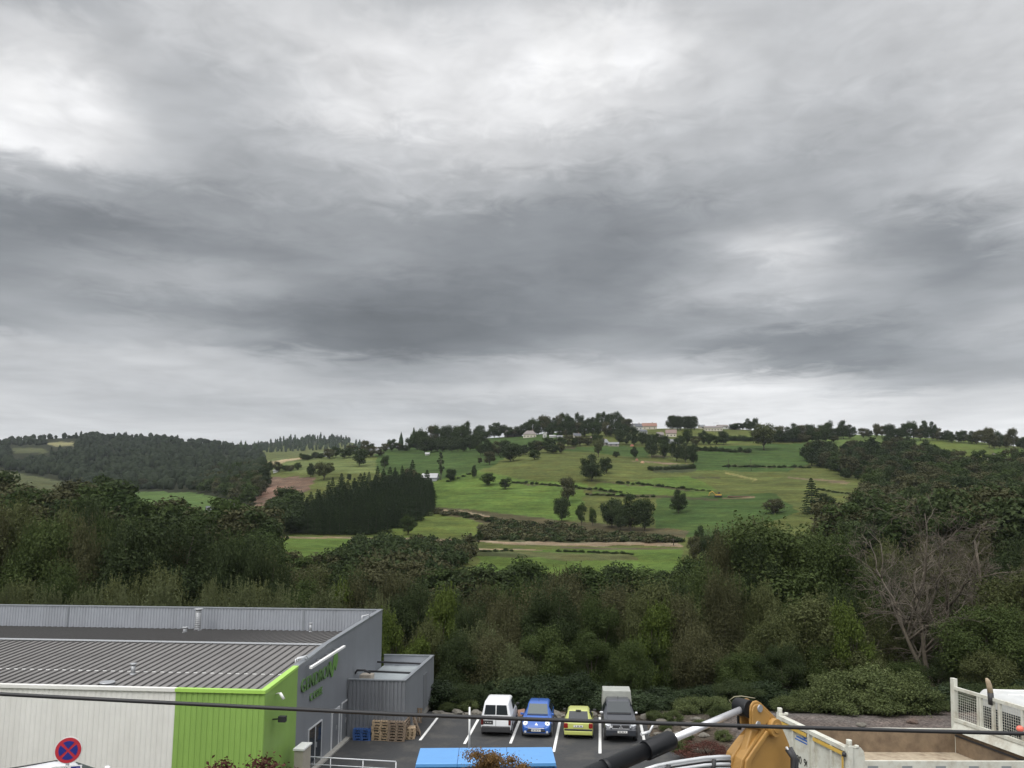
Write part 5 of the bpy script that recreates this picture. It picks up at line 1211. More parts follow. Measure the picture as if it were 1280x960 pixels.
# ---- distinct near trees
for a in [('olive', 20, 612, 98, 15, 'broad olive-green tree at the far left edge of the wood'), ('green', 88, 640, 90, 11, 'rounded yellowish-green tree right of the olive tree at the left edge'),
          ('dark', 122, 618, 118, 11, 'small dark tree rising between the olive trees and the wide dark oak'),
          ('dark', 215, 634, 92, 17, 'wide dark oak-like tree, largest crown on the left side'), ('dark', 178, 652, 88, 9, 'dark tree forming the left shoulder of the wide dark oak'), ('dark', 305, 662, 90, 9, 'dark tree on the right side of the wide dark oak'),
          ('green', 975, 636, 92, 19, 'big dense green tree right of the lowest field'), ('dark', 905, 668, 100, 9, 'dark tree at the corner of the lowest field'), ('green', 1035, 655, 88, 10, 'green tree between the big dense tree and the bare tree'),
          ('olive', 1010, 735, 66, 9, 'rounded olive-green tree in front of the big dense tree'), ('olive', 960, 765, 64, 5.5, 'bushy olive tree left of the rounded olive tree'), ('olive', 830, 715, 76, 8.5, 'speckled olive tree under the right end of the lowest field'),
          ('green', 895, 700, 84, 8, 'dark green tree left of the big dense tree'), ('olive', 1262, 700, 66, 8, 'olive-yellow tree at the right edge behind the bare tree'), ('green', 1230, 745, 63, 7, 'leafy green tree at the right edge above the truck cab'),
          ('yellow', 492, 752, 62, 3.2, 'bright yellow-green sapling beside the shed corner'), ('yellow', 524, 790, 61, 3.0, 'fresh green young tree right of the shed corner'), ('willow', 600, 770, 64, 5, 'grey-green shrub with pale twig ends above the blue car'),
          ('brown', 690, 728, 78, 9, 'brownish sparse tree in the centre of the wood'), ('willow', 640, 800, 60, 4.5, 'grey-green shrub behind the white van')]:
    top_place(*a[:5], a[5])
for i, (px, py, Y, w, lb) in enumerate([(1040,838,55.3,4.6,'light bramble bush at the left end of the pale-leaved thicket on the gravel edge'),(1085,832,55,5.0,'tall light bramble bush in the middle of the thicket on the gravel edge'),(1130,838,54.6,4.6,'light bramble bush at the right of the thicket on the gravel edge'),(1163,862,54,2.8,'low bramble trailing onto the gravel left of the truck headboard'),(1010,860,55.4,3.2,'low pale-leaved bramble at the left foot of the thicket'),
   (985,872,55.2,2.6,'small pale-leaved bush beside the excavator arm'),(893,872,54.6,3.2,'low tangled green bramble left of the excavator arm'),(862,880,54.2,2.6,'flat bramble patch between the pickup and the excavator arm'),(1265,856,54,3,'pale-leaved bush behind the truck cab'),(1100,862,53.6,4,'dense low bramble at the foot of the thicket'),(1060,866,53.8,3.6,'leafy bramble spreading onto the gravel')]):
    top_place('bramble', px, py, Y, w, lb, cat='bush')
for px, py, Y, w, lb in [(548,722,68,4,'yellowish bush in the wood right of the shed corner'),(812,742,66,4.5,'yellow-green treetop in the wood above the pickup truck'),(1062,742,62,4,'yellowish treetop left of the bare tree'),(430,716,70,4,'yellow-tinted shrub behind the shed roof, right part')]:
    top_place('yellow', px, py, Y, w, lb)
for px, py, w_, h_ in [(818,900,1.2,.6),(832,912,1.0,.5),(850,938,1.6,.6),(842,902,1.4,.7),(876,912,1.3,.6),(905,925,1.2,.6),(900,898,1.8,.9),(858,924,1.0,.4),(560,889,1.4,.6),(585,888,1.5,.7)]:
    g_ = G(px, py); place('bramble', g_[0], g_[1], w_, h_, 'small clump of weeds on the rough earth beyond the asphalt', 'weed clumps on the rough earth', -.03, 'weeds')
# ---- shrubs near the shed and the rust-leaved tree
top_place('red', 314, 935, 31.5, 5.6, 'dark red-leaved shrub at the foot of the green wall', cat='shrub')
top_place('red', 884, 925, 43.5, 4.0, 'deep red shrub on the waste ground left of the excavator arm', cat='shrub')
q = PY(618, 926, 29.5); place('rust', q[0], q[1], 3.4, 3.9, 'copper and orange leaved tree in front of the blue container', z=q[2]-3.9)
# ---- bare dead tree
def dead_tree(label, px, Y, ptop, seed, spread=1.0, name='bare_tree', gens=6, n0=7, wid=12):
    q = PY(px, ptop, Y); zb = zt1(q[0], q[1]); Ht = q[2]-zb; rs = random.Random(seed); segs = []
    def grow(p, d, L_, r, g):
        n = 4; pts = [p]
        for i in range(n):
            d = (d+Vector((rs.uniform(-.28, .28), rs.uniform(-.28, .28), rs.uniform(-.20, .20)))).normalized(); p = p+d*(L_/n); pts.append(p)
        segs.append((pts, r, r*.55, g))
        if g >= gens: return
        for i in range(rs.choice([2, 3, 4]) if g < 3 else rs.choice([2, 3])):
            dr = -.35 if g > 2 and rs.random() < .35 else 0
            nd_ = (d+Vector((rs.uniform(-.85, .85), rs.uniform(-.85, .85), rs.uniform(-.5, .6)+dr))).normalized(); grow(pts[rs.choice([1, 2, 3, 4])], nd_, L_*rs.uniform(.55, .80), r*.55, g+1)
    # several stems from the stool, then limbs all the way up
    for j in range(3 if gens > 5 else 2):
        base = Vector((rs.uniform(-.5, .5), rs.uniform(-.5, .5), -.3)); top = Vector((rs.uniform(-1, 1)*wid*.22, rs.uniform(-1, 1)*wid*.15, Ht*rs.uniform(.62, .82))); st = [base.lerp(top, i/5)+Vector((rs.uniform(-.25, .25), rs.uniform(-.25, .25), 0))*(i > 0) for i in range(6)]
        segs.append((st, Ht*.0135, Ht*.006, 0))
        for i in range(n0):
            a = rs.uniform(0, 2*math.pi); f = rs.uniform(.45, 1); p = base.lerp(top, f); up_ = rs.uniform(.1, 1.1)*spread+(f > .8)*.5
            grow(p, Vector((math.cos(a), math.sin(a)*.8, up_)).normalized(), wid*.31*rs.uniform(.7, 1.2), Ht*.0062, 1)
    mz = max(p.z for s_ in segs for p in s_[0]); k = Ht/mz; mxx = max(abs(p.x) for s_ in segs for p in s_[0]); kx = min(1.3, wid*.5/mxx)
    t = thing(name, label, 'tree', (q[0], q[1], zb)); tr = MB(); br = MB(); tw = MB()
    for pts, r0, r1, g in segs:
        m_ = tr if g == 0 else (br if g < 3 else tw); n = len(pts); nn_ = 7 if g < 1 else (4 if g < 3 else 3)
        m_.path([(p.x*kx, p.y*kx, p.z*k) for p in pts], [max(.011, r0+(r1-r0)*i/(n-1)) for i in range(n)], nn_)
    for m_, nm in ((tr, 'trunk'), (br, 'limbs'), (tw, 'twigs')): m_.build(nm, M_DEADB, t)
    return t
dead_tree('large dead bare tree with grey tangled branches, right of the big dense green tree', 1150, 69, 608, 3, 1.0, gens=6, n0=9, wid=20)
dead_tree('smaller bare tree with pale upright twigs right of the large dead tree', 1222, 72, 640, 9, 1.6, gens=5, n0=6, wid=5)
# ---- trees on the hill
def ft(kind, px, py, w, h, label, group=None, cat='tree'):
    p = hit(px, py); s = p[1]/F*1.0
    return place(kind, p[0], p[1], w*s*1.08, h*s*1.05, label, group, p[2], cat)
for a in [('fieldd',740,602,30,32,'dark round tree in the middle of the hillside meadow'),('fieldd',758,592,20,20,'smaller dark tree touching the round one in the meadow'),('fieldo',748,572,14,26,'slender olive tree above the dark round meadow tree'),
 ('fieldd',702,652,24,30,'leafy tree at the left end of the row above the track'),('fieldb',710,630,22,34,'tall brown-topped tree behind the left end of the row above the track'),('field',727,656,13,28,'thin young tree second from the left in the row above the track'),('field',741,658,11,24,'slim small tree third from the left in the row above the track'),
 ('fieldd',765,660,30,38,'leaning dark tree in the clump above the track'),('fieldd',788,664,34,44,'largest dark tree of the clump above the track'),('fieldd',806,664,26,40,'dark tree at the right end of the clump above the track'),('fieldd',776,663,22,34,'dark tree filling the middle of the clump above the track'),
 ('fieldd',848,642,23,28,'lone dark tree in the deep green field'),('field',610,607,19,16,'low round tree, left of the pair in the bright meadow'),('field',632,612,18,15,'low round tree, right of the pair in the bright meadow'),('fieldd',593,598,9,16,'small upright dark tree left of the round pair'),
 ('fieldb',612,581,18,17,'brownish round tree on the crest above the round pair'),('fieldd',638,577,28,22,'broad dark tree on the crest above the round pair'),('field',510,669,21,25,'single green tree in front of the spruce plantation'),
 ('poplar',551,600,9,38,'tall narrow poplar beside the pale barn'),('fieldd',563,602,16,16,'small tree right of the tall poplar'),('field',481,586,13,17,'small tree in the green field above the plantation'),('fieldd',449,583,22,22,'rounded tree below the hamlet on the left'),
 ('fieldo',405,600,28,24,'loose tree above the brown cleared slope'),('fieldd',436,601,7,9,'tiny tree right of the loose tree above the cleared slope'),('fieldd',388,596,14,16,'dark bush-like tree left of the loose tree above the cleared slope'),
 ('fieldo',955,563,33,36,'big yellowish tree standing alone near the ridge'),('fieldd',793,573,11,14,'small dark tree at the edge of the upper meadow'),
 ('fieldd',815,572,17,24,'dark tree at the left end of the upper row'),('field',830,573,18,24,'green tree, second of the upper row'),('fieldd',846,577,18,28,'dark tree in the middle of the upper row'),('fieldd',857,578,15,24,'dark tree leaning right of the middle of the upper row'),('fieldd',867,581,14,28,'narrow dark tree at the right end of the upper row'),
 ('conifer',985,627,12,32,'thin dark conifer in the right-hand field'),('conifer',1016,642,26,42,'tall conifer at the wood edge right of the thin one'),('fieldd',1030,640,30,22,'dark round tree at the foot of the tall conifer'),('fieldb',968,642,30,20,'brownish tree at the wood edge left of the thin conifer'),
 ('fieldd',770,592-20,10,8,'little bush on the meadow crest'),('field',668,575,16,14,'wide flat tree on the crest left of the stone farm'),('field',748,563,16,22,'brown-leaved tree in front of the stone farm'),
 ('fieldd',862,532,14,10,'dark tree beside the small white house on the ridge'),('fieldb',600,600-20,7,8,'little shrub in the green field'),('fieldd',720,640-30,4,4,'tiny bush on the field boundary')]:
    ft(*a)
def line(kinds, p0, p1, w, h, step, label, group, jit=2.0, cat='tree', hj=.38):
    n = max(1, int(math.hypot(p1[0]-p0[0], p1[1]-p0[1])/step))
    for i in range(n+1):
        f = i/n; ft(random.choice(kinds), p0[0]+(p1[0]-p0[0])*f+random.uniform(-jit, jit), p0[1]+(p1[1]-p0[1])*f+random.uniform(-jit*.4, jit*.4), w*random.uniform(.8, 1.25), h*random.uniform(1-hj, 1+hj), label, group, cat)
D3 = ['fieldd', 'fieldd', 'fieldb', 'field']
line(D3, (522,562), (600,556), 18, 22, 7, 'tree in the dense wood at the left end of the ridge', 'trees at the left end of the ridge')
line(['fieldd'], (530,566), (596,564), 16, 17, 8, 'tree in the dense wood at the left end of the ridge', 'trees at the left end of the ridge')
line(D3, (600,548), (700,538), 15, 17, 8, 'tree in the wooded skyline behind the farmhouses', 'skyline trees behind the farmhouses')
line(D3, (690,546), (790,546), 14, 15, 8, 'tree in the wood left of the white ridge house', 'wood left of the white ridge house')
line(D3, (672,539), (785,538), 14, 19, 7, 'tree in the wood left of the white ridge house', 'wood left of the white ridge house')
ft('fieldd', 712, 536, 15, 21, 'highest round treetop on the skyline above the farmhouses'); ft('fieldd', 777, 535, 10, 16, 'isolated round treetop on the skyline left of the white ridge house')
line(D3, (600,570), (700,566), 14, 15, 8, 'tree in the hedge below the farmhouses', 'hedge trees below the farmhouses')
line(D3, (690,560), (745,556), 13, 13, 8, 'tree in the clump below the farmhouses', 'clump below the farmhouses')
line(D3, (775,556), (830,556), 14, 13, 8, 'tree on the slope below the white ridge house', 'trees below the white ridge house')
line(D3, (850,556), (905,556), 14, 14, 8, 'tree below the ridge field', 'trees below the ridge field')
line(['slab'], (838,538), (868,538), 9, 20, 4, 'tall clipped dark hedge tree on the skyline beside the small white house', 'tall dark hedge on the skyline', .5, hj=.04)
line(['fieldd'], (918,537), (945,537), 11, 13, 5, 'dark tree right of the long pale ridge house', 'trees right of the long pale house', 1)
line(['hedge'], (905,551), (1000,552), 9, 7, 6, 'low hedge bush along the ridge field', 'hedge along the ridge field', 1, 'bush')
line(['hedge'], (862,563), (935,566), 7, 5, 5, 'low hedge bush below the ridge field', 'hedge below the ridge field', 1, 'bush')
line(D3, (968,552), (1062,548), 17, 18, 8, 'tree in the skyline clump right of the big yellowish tree', 'skyline clump right of the yellowish tree')
line(D3, (975,553), (1040,553), 14, 14, 8, 'tree in the skyline clump right of the big yellowish tree', 'skyline clump right of the yellowish tree')
line(['fieldd', 'fieldb'], (1078,547), (1112,547), 12, 14, 8, 'thin-crowned tree on the skyline above the right-hand grove', 'thin skyline trees above the grove')
line(D3, (1112,549), (1180,552), 15, 18, 7, 'tree in the skyline wood above the right-hand grove', 'skyline wood above the grove')
line(['fieldd', 'fieldd', 'fieldb'], (1185,553), (1240,556), 13, 14, 6, 'tree in the dark wood on the right-hand skyline', 'dark wood on the right skyline')
line(['fieldd', 'fieldd', 'fieldb'], (1238,560), (1310,562), 14, 20, 6, 'tree in the dark wood on the right-hand skyline', 'dark wood on the right skyline')
line(D3, (375,575), (475,570), 13, 11, 9, 'tree around the hamlet on the left-hand ridge', 'trees around the left hamlet', 3)
line(D3, (440,568), (520,562), 13, 12, 8, 'tree on the left-hand ridge right of the hamlet', 'trees right of the left hamlet', 2)
line(['fieldb', 'field'], (330,592), (372,588), 12, 12, 8, 'tree at the edge of the brown cleared slope', 'trees at the cleared slope')
line(['fieldd', 'fieldb'], (868,702), (905,690), 20, 30, 9, 'dark tree at the right end of the farm track', 'trees at the end of the farm track')
line(['fieldd', 'fieldb'], (560,690), (600,678), 14, 12, 8, 'bushy tree at the left corner of the lowest field', 'bushy trees at the corner of the lowest field')
line(['fieldd'], (440,694), (560,690), 12, 9, 9, 'low bush in the scrub left of the lowest field', 'bushes left of the lowest field', 4, 'bush')
line(['hedge'], (620,676), (850,676), 8, 4, 9, 'scrubby bush on the bank above the farm track', 'scrub bushes above the farm track', 4, 'bush')
line(['hedge'], (620,662), (720,668), 8, 4, 8, 'scrubby bush on the bank above the farm track', 'scrub bushes above the farm track', 4, 'bush')
line(['hedge'], (815,588), (868,586), 7, 4, 5, 'low scrub bush under the upper row of trees', 'scrub under the upper row', 1, 'bush')
for i, (a, b) in enumerate([((640,604),(700,608)),((700,608),(775,616)),((772,604),(885,614)),((735,619),(815,622)),((905,584),(1012,585)),((560,602),(592,592)),((500,652),(545,638)),((868,548),(905,551)),((700,690),(790,693)),((1015,612),(1060,618)),((600,690),(640,689))]):
    line(['hedge'], a, b, 6, 2.4, 6, 'low straggling hedge bush on a field boundary', 'hedge bushes on the field boundaries', 1.2, 'bush', .4)
# spruce plantation
pp = [(368,667),(372,640),(395,622),(430,604),(480,594),(520,590),(540,612),(543,645),(500,664),(470,668)]
pts = []; tries = 0
base = np.array([(x, y) for x in np.arange(368, 545, 5.2) for y in np.arange(606, 669, 5.5)], float)+RNG.uniform(-2, 2, (len(np.arange(368, 545, 5.2))*len(np.arange(606, 669, 5.5)), 2))
mk = inpoly(base[:, 0], base[:, 1], [(366,669),(370,650),(400,636),(440,622),(520,606),(541,622),(541,642),(505,662),(470,669)])
for x, y in base[mk]:
    ft('spruce', x, y, random.uniform(11, 19), random.uniform(17, 34), 'dark spruce in the plantation on the slope', 'spruces in the plantation')
for x, y in ((400,668),(412,668),(424,668),(436,668),(448,668),(460,668),(470,667)): ft('spruce', x, y, 15, random.uniform(26, 38), 'dark spruce in the plantation on the slope', 'spruces in the plantation')
ft('fieldb', 515, 612, 22, 28, 'brown-topped broadleaf tree at the upper right corner of the spruce plantation')
# ---- far woods as one mass each
def forest(name, label, polys, spacing_px, crown_w, crown_h, nq, lm, conifer=0.0, excl=(), tsz=1.7):
    xs, ys = [], []
    for poly in polys:
        x0 = min(p[0] for p in poly); x1 = max(p[0] for p in poly); y0 = min(p[1] for p in poly); y1 = max(p[1] for p in poly)
        n = int((x1-x0)*(y1-y0)/spacing_px**2); x = RNG.uniform(x0, x1, n); y = RNG.uniform(y0, y1, n); m = inpoly(x, y, poly)
        for e in excl: m &= ~inpoly(x, y, e)
        xs.append(x[m]); ys.append(y[m])
    xs = np.concatenate(xs); ys = np.concatenate(ys); Pn, ok = hits(xs, ys); Pn = Pn[ok]
    n = len(Pn); s = RNG.uniform(.55, 1.35, n); tint = RNG.random(n); con = RNG.random(n) < conifer
    d = RNG.normal(0, 1, (n, nq, 3)); d /= np.linalg.norm(d, axis=2)[..., None]; d[..., 2] = np.where(d[..., 2] < -.3, -d[..., 2], d[..., 2])
    K = 7; lc = RNG.normal(0, 1, (n, K, 3)); lc /= np.linalg.norm(lc, axis=2)[..., None]; lc[..., 2] = np.abs(lc[..., 2])*.9; lc *= .52
    pick = RNG.integers(0, K, (n, nq)); cen = np.take_along_axis(lc, pick[..., None], 1)
    W_ = (crown_w*s*(1-.35*con))[:, None]; Hh = (crown_h*s*(1+.35*con))[:, None]
    P = cen+d*.52*RNG.uniform(.55, 1.05, (n, nq, 1))
    P[..., 0] *= W_/2; P[..., 1] *= W_/2; P[..., 2] *= Hh*.60
    cz = np.clip(P[..., 2]/(Hh*.62), 0, 1); f = np.where(con[:, None], 1-cz*.85, 1); P[..., 0] *= f; P[..., 1] *= f
    P[..., 2] += Hh*.34; P += Pn[:, None, :]
    sz = np.repeat(np.maximum(.40, Pn[:, 1]*tsz/F), nq)
    aa = np.linspace(0, 2*math.pi, 9); bb = np.linspace(-1.2, 1.45, 6); U = []
    for i in range(8):
        for j in range(5):
            for a_, b_ in ((aa[i], bb[j]), (aa[i+1], bb[j]), (aa[i+1], bb[j+1]), (aa[i], bb[j+1])): U.append((math.cos(a_)*math.cos(b_), math.sin(a_)*math.cos(b_), math.sin(b_)))
    U = np.array(U); UV = U[None]*np.stack([W_[:, 0]/2*.80, W_[:, 0]/2*.80, Hh[:, 0]*.52], 1)[:, None, :]; fz = np.where(con[:, None], 1-np.clip(U[None, :, 2], 0, 1)*.85, 1); UV[..., :2] *= fz[..., None]
    UV[..., 2] += Hh*.36; UV += Pn[:, None, :]; UV = UV.reshape(-1, 3)
    V = leaves(P.reshape(-1, 3), (d+np.array([0, 0, .3])).reshape(-1, 3), sz, .7, jit=.18); V = np.concatenate([V, UV]); Q = np.arange(len(V)).reshape(-1, 4)
    o = npmesh(name, V, Q, LM[lm], False, None, [('tint', 'FACE', 'FLOAT', np.concatenate([np.repeat(tint, nq)*1.1+RNG.random(n*nq)*.12, np.repeat(tint, 40)*.8]))])
    tag(o, label, 'woodland', kind='stuff'); return o
F4 = [(150,612),(245,612),(292,622),(335,630),(345,690),(262,692),(150,684)]; FL = [(-60,585),(28,590),(102,604),(106,640),(40,646),(-60,640)]; F2 = [(55,549),(95,549),(95,566),(60,568)]; F3 = [(12,558),(60,558),(64,576),(15,577)]
forest('far_woodland', 'dark wooded hill filling the far left skyline', [[(-60,545),(20,540),(130,530),(200,536),(300,552),(330,560),(330,600),(250,612),(-60,612)], [(-60,545),(20,540),(130,530),(200,536),(300,552),(330,560),(300,566),(200,552),(130,546),(20,556),(-60,560)]], 3.1, 9.5, 9.5, 48, 'wood', .12, (FL, F2, F3))
forest('far_conifer_ridge', 'conifer-covered ridge on the skyline left of the pasture hill', [[(300,556),(335,548),(400,543),(460,550),(520,556),(520,560),(400,550),(330,555)], [(300,552),(335,545),(400,540),(460,548),(520,552),(520,560),(430,562),(330,566),(300,566)]], 2.8, 10, 14, 40, 'spruce', .8)
ARR = {}
def crown_arrays(kind, v, n):
    if (kind, v, n) not in ARR:
        me = CROWNS[(kind, v)]; co_ = me.reshape(-1, 4, 3); r_ = np.random.default_rng(5); i = r_.choice(len(co_), min(n, len(co_)), replace=False); q = co_[i]; c = q.mean(1, keepdims=True)
        q = c+(q-c)*math.sqrt(len(co_)/len(i))*.95; ARR[(kind, v, n)] = q
    return ARR[(kind, v, n)]
def merged_wood(name, label, kinds, polys, step, w, h, nl, excl=(), vs=.42, sink=.0):
    """a wood that reads as one mass: leaf clumps of many crowns in one mesh"""
    mats_ = [LM[{'fieldd': 'fieldd', 'field': 'field', 'fieldb': 'woodb', 'hedge': 'fieldd', 'hedgeb': 'woodb'}[k]] for k in dict.fromkeys(kinds)]; order = list(dict.fromkeys(kinds)); VV, MI, TT = [], [], []; cnt = 0
    for poly in polys:
        x0 = min(p[0] for p in poly); x1 = max(p[0] for p in poly); y0 = min(p[1] for p in poly); y1 = max(p[1] for p in poly); r = 0; y = y0; P = []
        while y < y1:
            x = x0+(r % 2)*step/2
            while x < x1: P.append((x+random.uniform(-.35, .35)*step, y+random.uniform(-.2, .2)*step)); x += step
            y += step*vs; r += 1
        P = np.array(P); m = inpoly(P[:, 0], P[:, 1], poly)
        for e in excl: m &= ~inpoly(P[:, 0], P[:, 1], e)
        Pn, ok = hits(P[m, 0], P[m, 1])
        for p in Pn[ok]:
            k = random.choice(kinds); kk = 'hedge' if k == 'hedgeb' else k; v = random.randrange(len(PROTO[kk])); q = crown_arrays(kk, v, nl); W0, H0 = BASE[(kk, v)]
            sc_ = random.uniform(.7, 1.35); a = random.uniform(0, 6.28); ca_, sa_ = math.cos(a), math.sin(a); sx = w*sc_/W0; sz = h*sc_*random.uniform(.8, 1.2)/H0
            x_, y_ = q[..., 0]*sx, q[..., 1]*sx; VV.append(np.stack([x_*ca_-y_*sa_+p[0], x_*sa_+y_*ca_+p[1], q[..., 2]*sz+p[2]-sink*h], -1).reshape(-1, 3)); MI.append(np.full(len(q), order.index(k))); TT.append(np.clip(random.random()*1.1+RNG.random(len(q))*.4-.1, 0, 1.4)); cnt += 1
    V_ = np.concatenate(VV); Q_ = np.arange(len(V_)).reshape(-1, 4); o = npmesh(name, V_, Q_, mats_, False, None, [('tint', 'FACE', 'FLOAT', np.concatenate(TT))])
    o.data.polygons.foreach_set('material_index', np.concatenate(MI).astype(np.int32)); tag(o, label, 'woodland', kind='stuff'); print(name, cnt, len(Q_)); return o
merged_wood('valley_woodland', 'mixed wood in the valley left of the spruce plantation', ['fieldd','fieldb','field'], [[(-60,612),(250,608),(300,578),(330,590),(335,605),(320,636),(372,636),(368,668),(338,672),(330,705),(-60,700)]], 13.5, 10, 9.5, 2000, (FL, F4))
merged_wood('slope_woodland', 'brownish wood on the slope left of the cleared patch', ['fieldb','fieldb','field'], [[(250,600),(290,584),(330,586),(326,598),(318,634),(285,626),(245,614)]], 11, 9, 9, 700)
merged_wood('grove', 'rounded dark grove on the right-hand slope', ['fieldd','fieldd','field','fieldb'], [[(1003,578),(1018,568),(1060,564),(1105,562),(1170,568),(1185,580),(1180,604),(1120,604),(1080,606),(1040,596)]], 11.5, 10.5, 10, 1300)
merged_wood('right_woodland', 'brownish mixed wood covering the right-hand slope below the cream house', ['fieldb','fieldb','fieldd','field'], [[(1080,608),(1180,600),(1185,579),(1240,584),(1340,584),(1340,700),(1040,700),(1045,664),(1090,644)]], 14, 10, 10, 2000)
merged_wood('scrubland', 'dark scrub covering the slope left of the lowest field', ['hedge','hedge','hedgeb'], [[(445,679),(585,682),(592,688),(560,722),(560,745),(420,745),(425,710)]], 11, 6, 3.2, 420, vs=.36)
merged_wood('bank_scrub', 'rough bramble and bracken on the banks along the farm tracks', ['hedgeb','hedge','hedgeb'], [[(600,659),(650,657),(760,666),(850,674),(850,679),(700,678),(600,675)], [(545,638),(620,650),(720,658),(720,664),(640,658),(545,643)]], 7, 4.0, 1.5, 160, vs=.34)
merged_wood('valley_floor_scrub', 'tall scrub below the lowest field, seen between the near treetops', ['fieldb','field','fieldd'], [[(330,722),(560,750),(840,756),(880,715),(1040,700),(1040,780),(300,780)]], 20, 7, 6, 2400)

# unused prototypes never stay in the scene
for k, v in list(PROTO.items()):
    for i, p_ in enumerate(v):
        if (k, i) not in USED and not (k == 'conifer'):
            if k == 'spruce' and ('conifer', i) in USED: continue
            for c_ in kids(p_): bpy.data.objects.remove(c_)
            bpy.data.objects.remove(p_)
# ------------------------------------------------------------------ houses on the far hill
HM = {}
def hm(name, col, **k):
    if name not in HM: HM[name] = mat(name, col, .8, 0, .08, .6, **k)
    return HM[name]
WALLC = {'white': (.50, .50, .48), 'cream': (.45, .42, .34), 'stone': (.24, .22, .19), 'grey': (.30, .31, .32), 'timber': (.17, .15, .13)}
ROOFC = {'brown': (.17, .15, .14), 'slate': (.085, .09, .10), 'orange': (.20, .11, .08), 'pink': (.17, .12, .105), 'pale': (.34, .34, .34), 'grey': (.16, .165, .17)}
M_WIN = glassmat('far_window', (.03, .035, .04))
def house(px, py, wpx, hpx, roofpx, wall, roof, label, yaw=0.0, dep=8.0, kind='gable', name='house', windows=3, chim=True, floors=1, Yd=840, cat='house'):
    p = hit(px, py, Yd); s = p[1]/F*1.0; W = wpx*s; hw = hpx*s; hr = roofpx*s
    t = thing(name, label, cat, (p[0], p[1], p[2]-.2), R(yaw)); wm = hm(wall+'_wall', WALLC[wall]); rm = hm(roof+'_roof', ROOFC[roof], dirt=tuple(c*.6 for c in ROOFC[roof]), dscale=.4)
    mb = MB(); x = W/2; d = dep
    if kind == 'gable':   # ridge along x
        mb.prism([(-x, 0, -1.5), (-x, d, -1.5), (-x, d, hw), (-x, d/2, hw+hr*.96), (-x, 0, hw)], (W, 0, 0)); mb.build('wall', wm, t)
        r = MB(); e = .35; ov = .45; k = hr/(d/2)
        r.prism([(-x-e, -ov, hw-ov*k+.02), (-x-e, d/2, hw+hr+.02), (-x-e, d+ov, hw-ov*k+.02), (-x-e, d+ov, hw-ov*k+.22), (-x-e, d/2, hw+hr+.25), (-x-e, -ov, hw-ov*k+.22)], (W+2*e, 0, 0)); ro = r.build('roof', rm, t)
    elif kind == 'front':  # gable end towards the viewer
        mb.prism([(-x, 0, -1.5), (x, 0, -1.5), (x, 0, hw), (0, 0, hw+hr*.96), (-x, 0, hw)], (0, d, 0)); mb.build('wall', wm, t)
        r = MB(); ov = .45; k = hr/x; r.prism([(-x-ov, -.35, hw-ov*k+.02), (0, -.35, hw+hr+.02), (x+ov, -.35, hw-ov*k+.02), (x+ov, -.35, hw-ov*k+.22), (0, -.35, hw+hr+.25), (-x-ov, -.35, hw-ov*k+.22)], (0, d+.7, 0)); ro = r.build('roof', rm, t)
    else:                  # hipped
        mb.box(-x, x, 0, d, -1.5, hw); mb.build('wall', wm, t); o = .4; r = MB()
        r.add([(-x-o,-o,hw),(x+o,-o,hw),(x+o,d+o,hw),(-x-o,d+o,hw),(-x*.5,d/2,hw+hr),(x*.5,d/2,hw+hr)], [(0,1,5,4),(1,2,5),(2,3,4,5),(3,0,4),(3,2,1,0)]); ro = r.build('roof', rm, t)
    if chim: MB().box(x*.4, x*.4+.7, d/2-.35, d/2+.35, hw+hr*.4, hw+hr+1.1).build('chimney', hm('chimney_brick', (.22, .15, .12)), ro)
    n = windows
    for f in range(floors):
        for i in range(n):
            xx = -x+W*(i+.5)/n; zz = .9+f*2.7
            if zz+1.2 > hw: continue
            MB().box(xx-.5, xx+.5, -.03, .02, zz, zz+1.2).build('window', M_WIN, t)
    return t
house(642, 546, 21, 4, 5.5, 'timber', 'brown', 'long dark barn with a brown roof, leftmost of the ridge farm buildings', 6, 11, windows=0, chim=False, name='barn', cat='barn')
house(662, 547, 16, 4.5, 5, 'cream', 'brown', 'pale farmhouse with a hipped brown roof and a row of windows', -4, 9, 'hip', windows=4)
house(605, 548, 9, 3.5, 3, 'white', 'brown', 'small white house at the left end of the ridge farm', 12, 6, windows=2)
house(681, 547, 4.5, 5, 3, 'white', 'slate', 'narrow white gable house right of the hip-roofed farmhouse', 0, 5, 'front', windows=1, chim=False)
house(691, 547, 8, 2, 1.5, 'white', 'pale', 'low white shed with a pale roof right of the narrow white house', 0, 4, windows=1, chim=False, name='shed', cat='shed')
house(799, 541, 9, 8, 4, 'white', 'slate', 'tall white house with a slate roof below the skyline', 14, 8, floors=2, windows=2)
house(805, 543, 9, 4, 2.5, 'white', 'slate', 'white side wing stepping down from the tall white house', 14, 7, windows=2, chim=False)
house(812, 533, 18, 4.5, 4, 'cream', 'orange', 'long house with an orange tiled roof on the skyline', -5, 9)
house(790, 532, 11, 4, 4, 'stone', 'slate', 'grey-roofed house peeping over the skyline left of the orange roof', 10, 8, windows=1)
house(864, 536, 8, 3.2, 3, 'white', 'slate', 'small white cottage alone at the left end of the ridge field', 0, 7, 'gable', windows=1, chim=False)
house(892, 533.5, 22, 4.5, 2.5, 'cream', 'brown', 'long pale stone house on the ridge beside the crane', -6, 10, windows=6, Yd=815)
house(905, 534, 12, 3.5, 2.2, 'white', 'brown', 'pale wing at the right end of the long ridge house', 8, 8, windows=2, chim=False)
house(919, 536, 14, 2, 4.2, 'stone', 'slate', 'low house with a large slate roof right of the long ridge house', 4, 9, 'hip', windows=2, chim=False)
house(756, 557, 11, 4, 4.5, 'stone', 'grey', 'stone farmhouse with a grey roof on the meadow crest', 20, 9, windows=2)
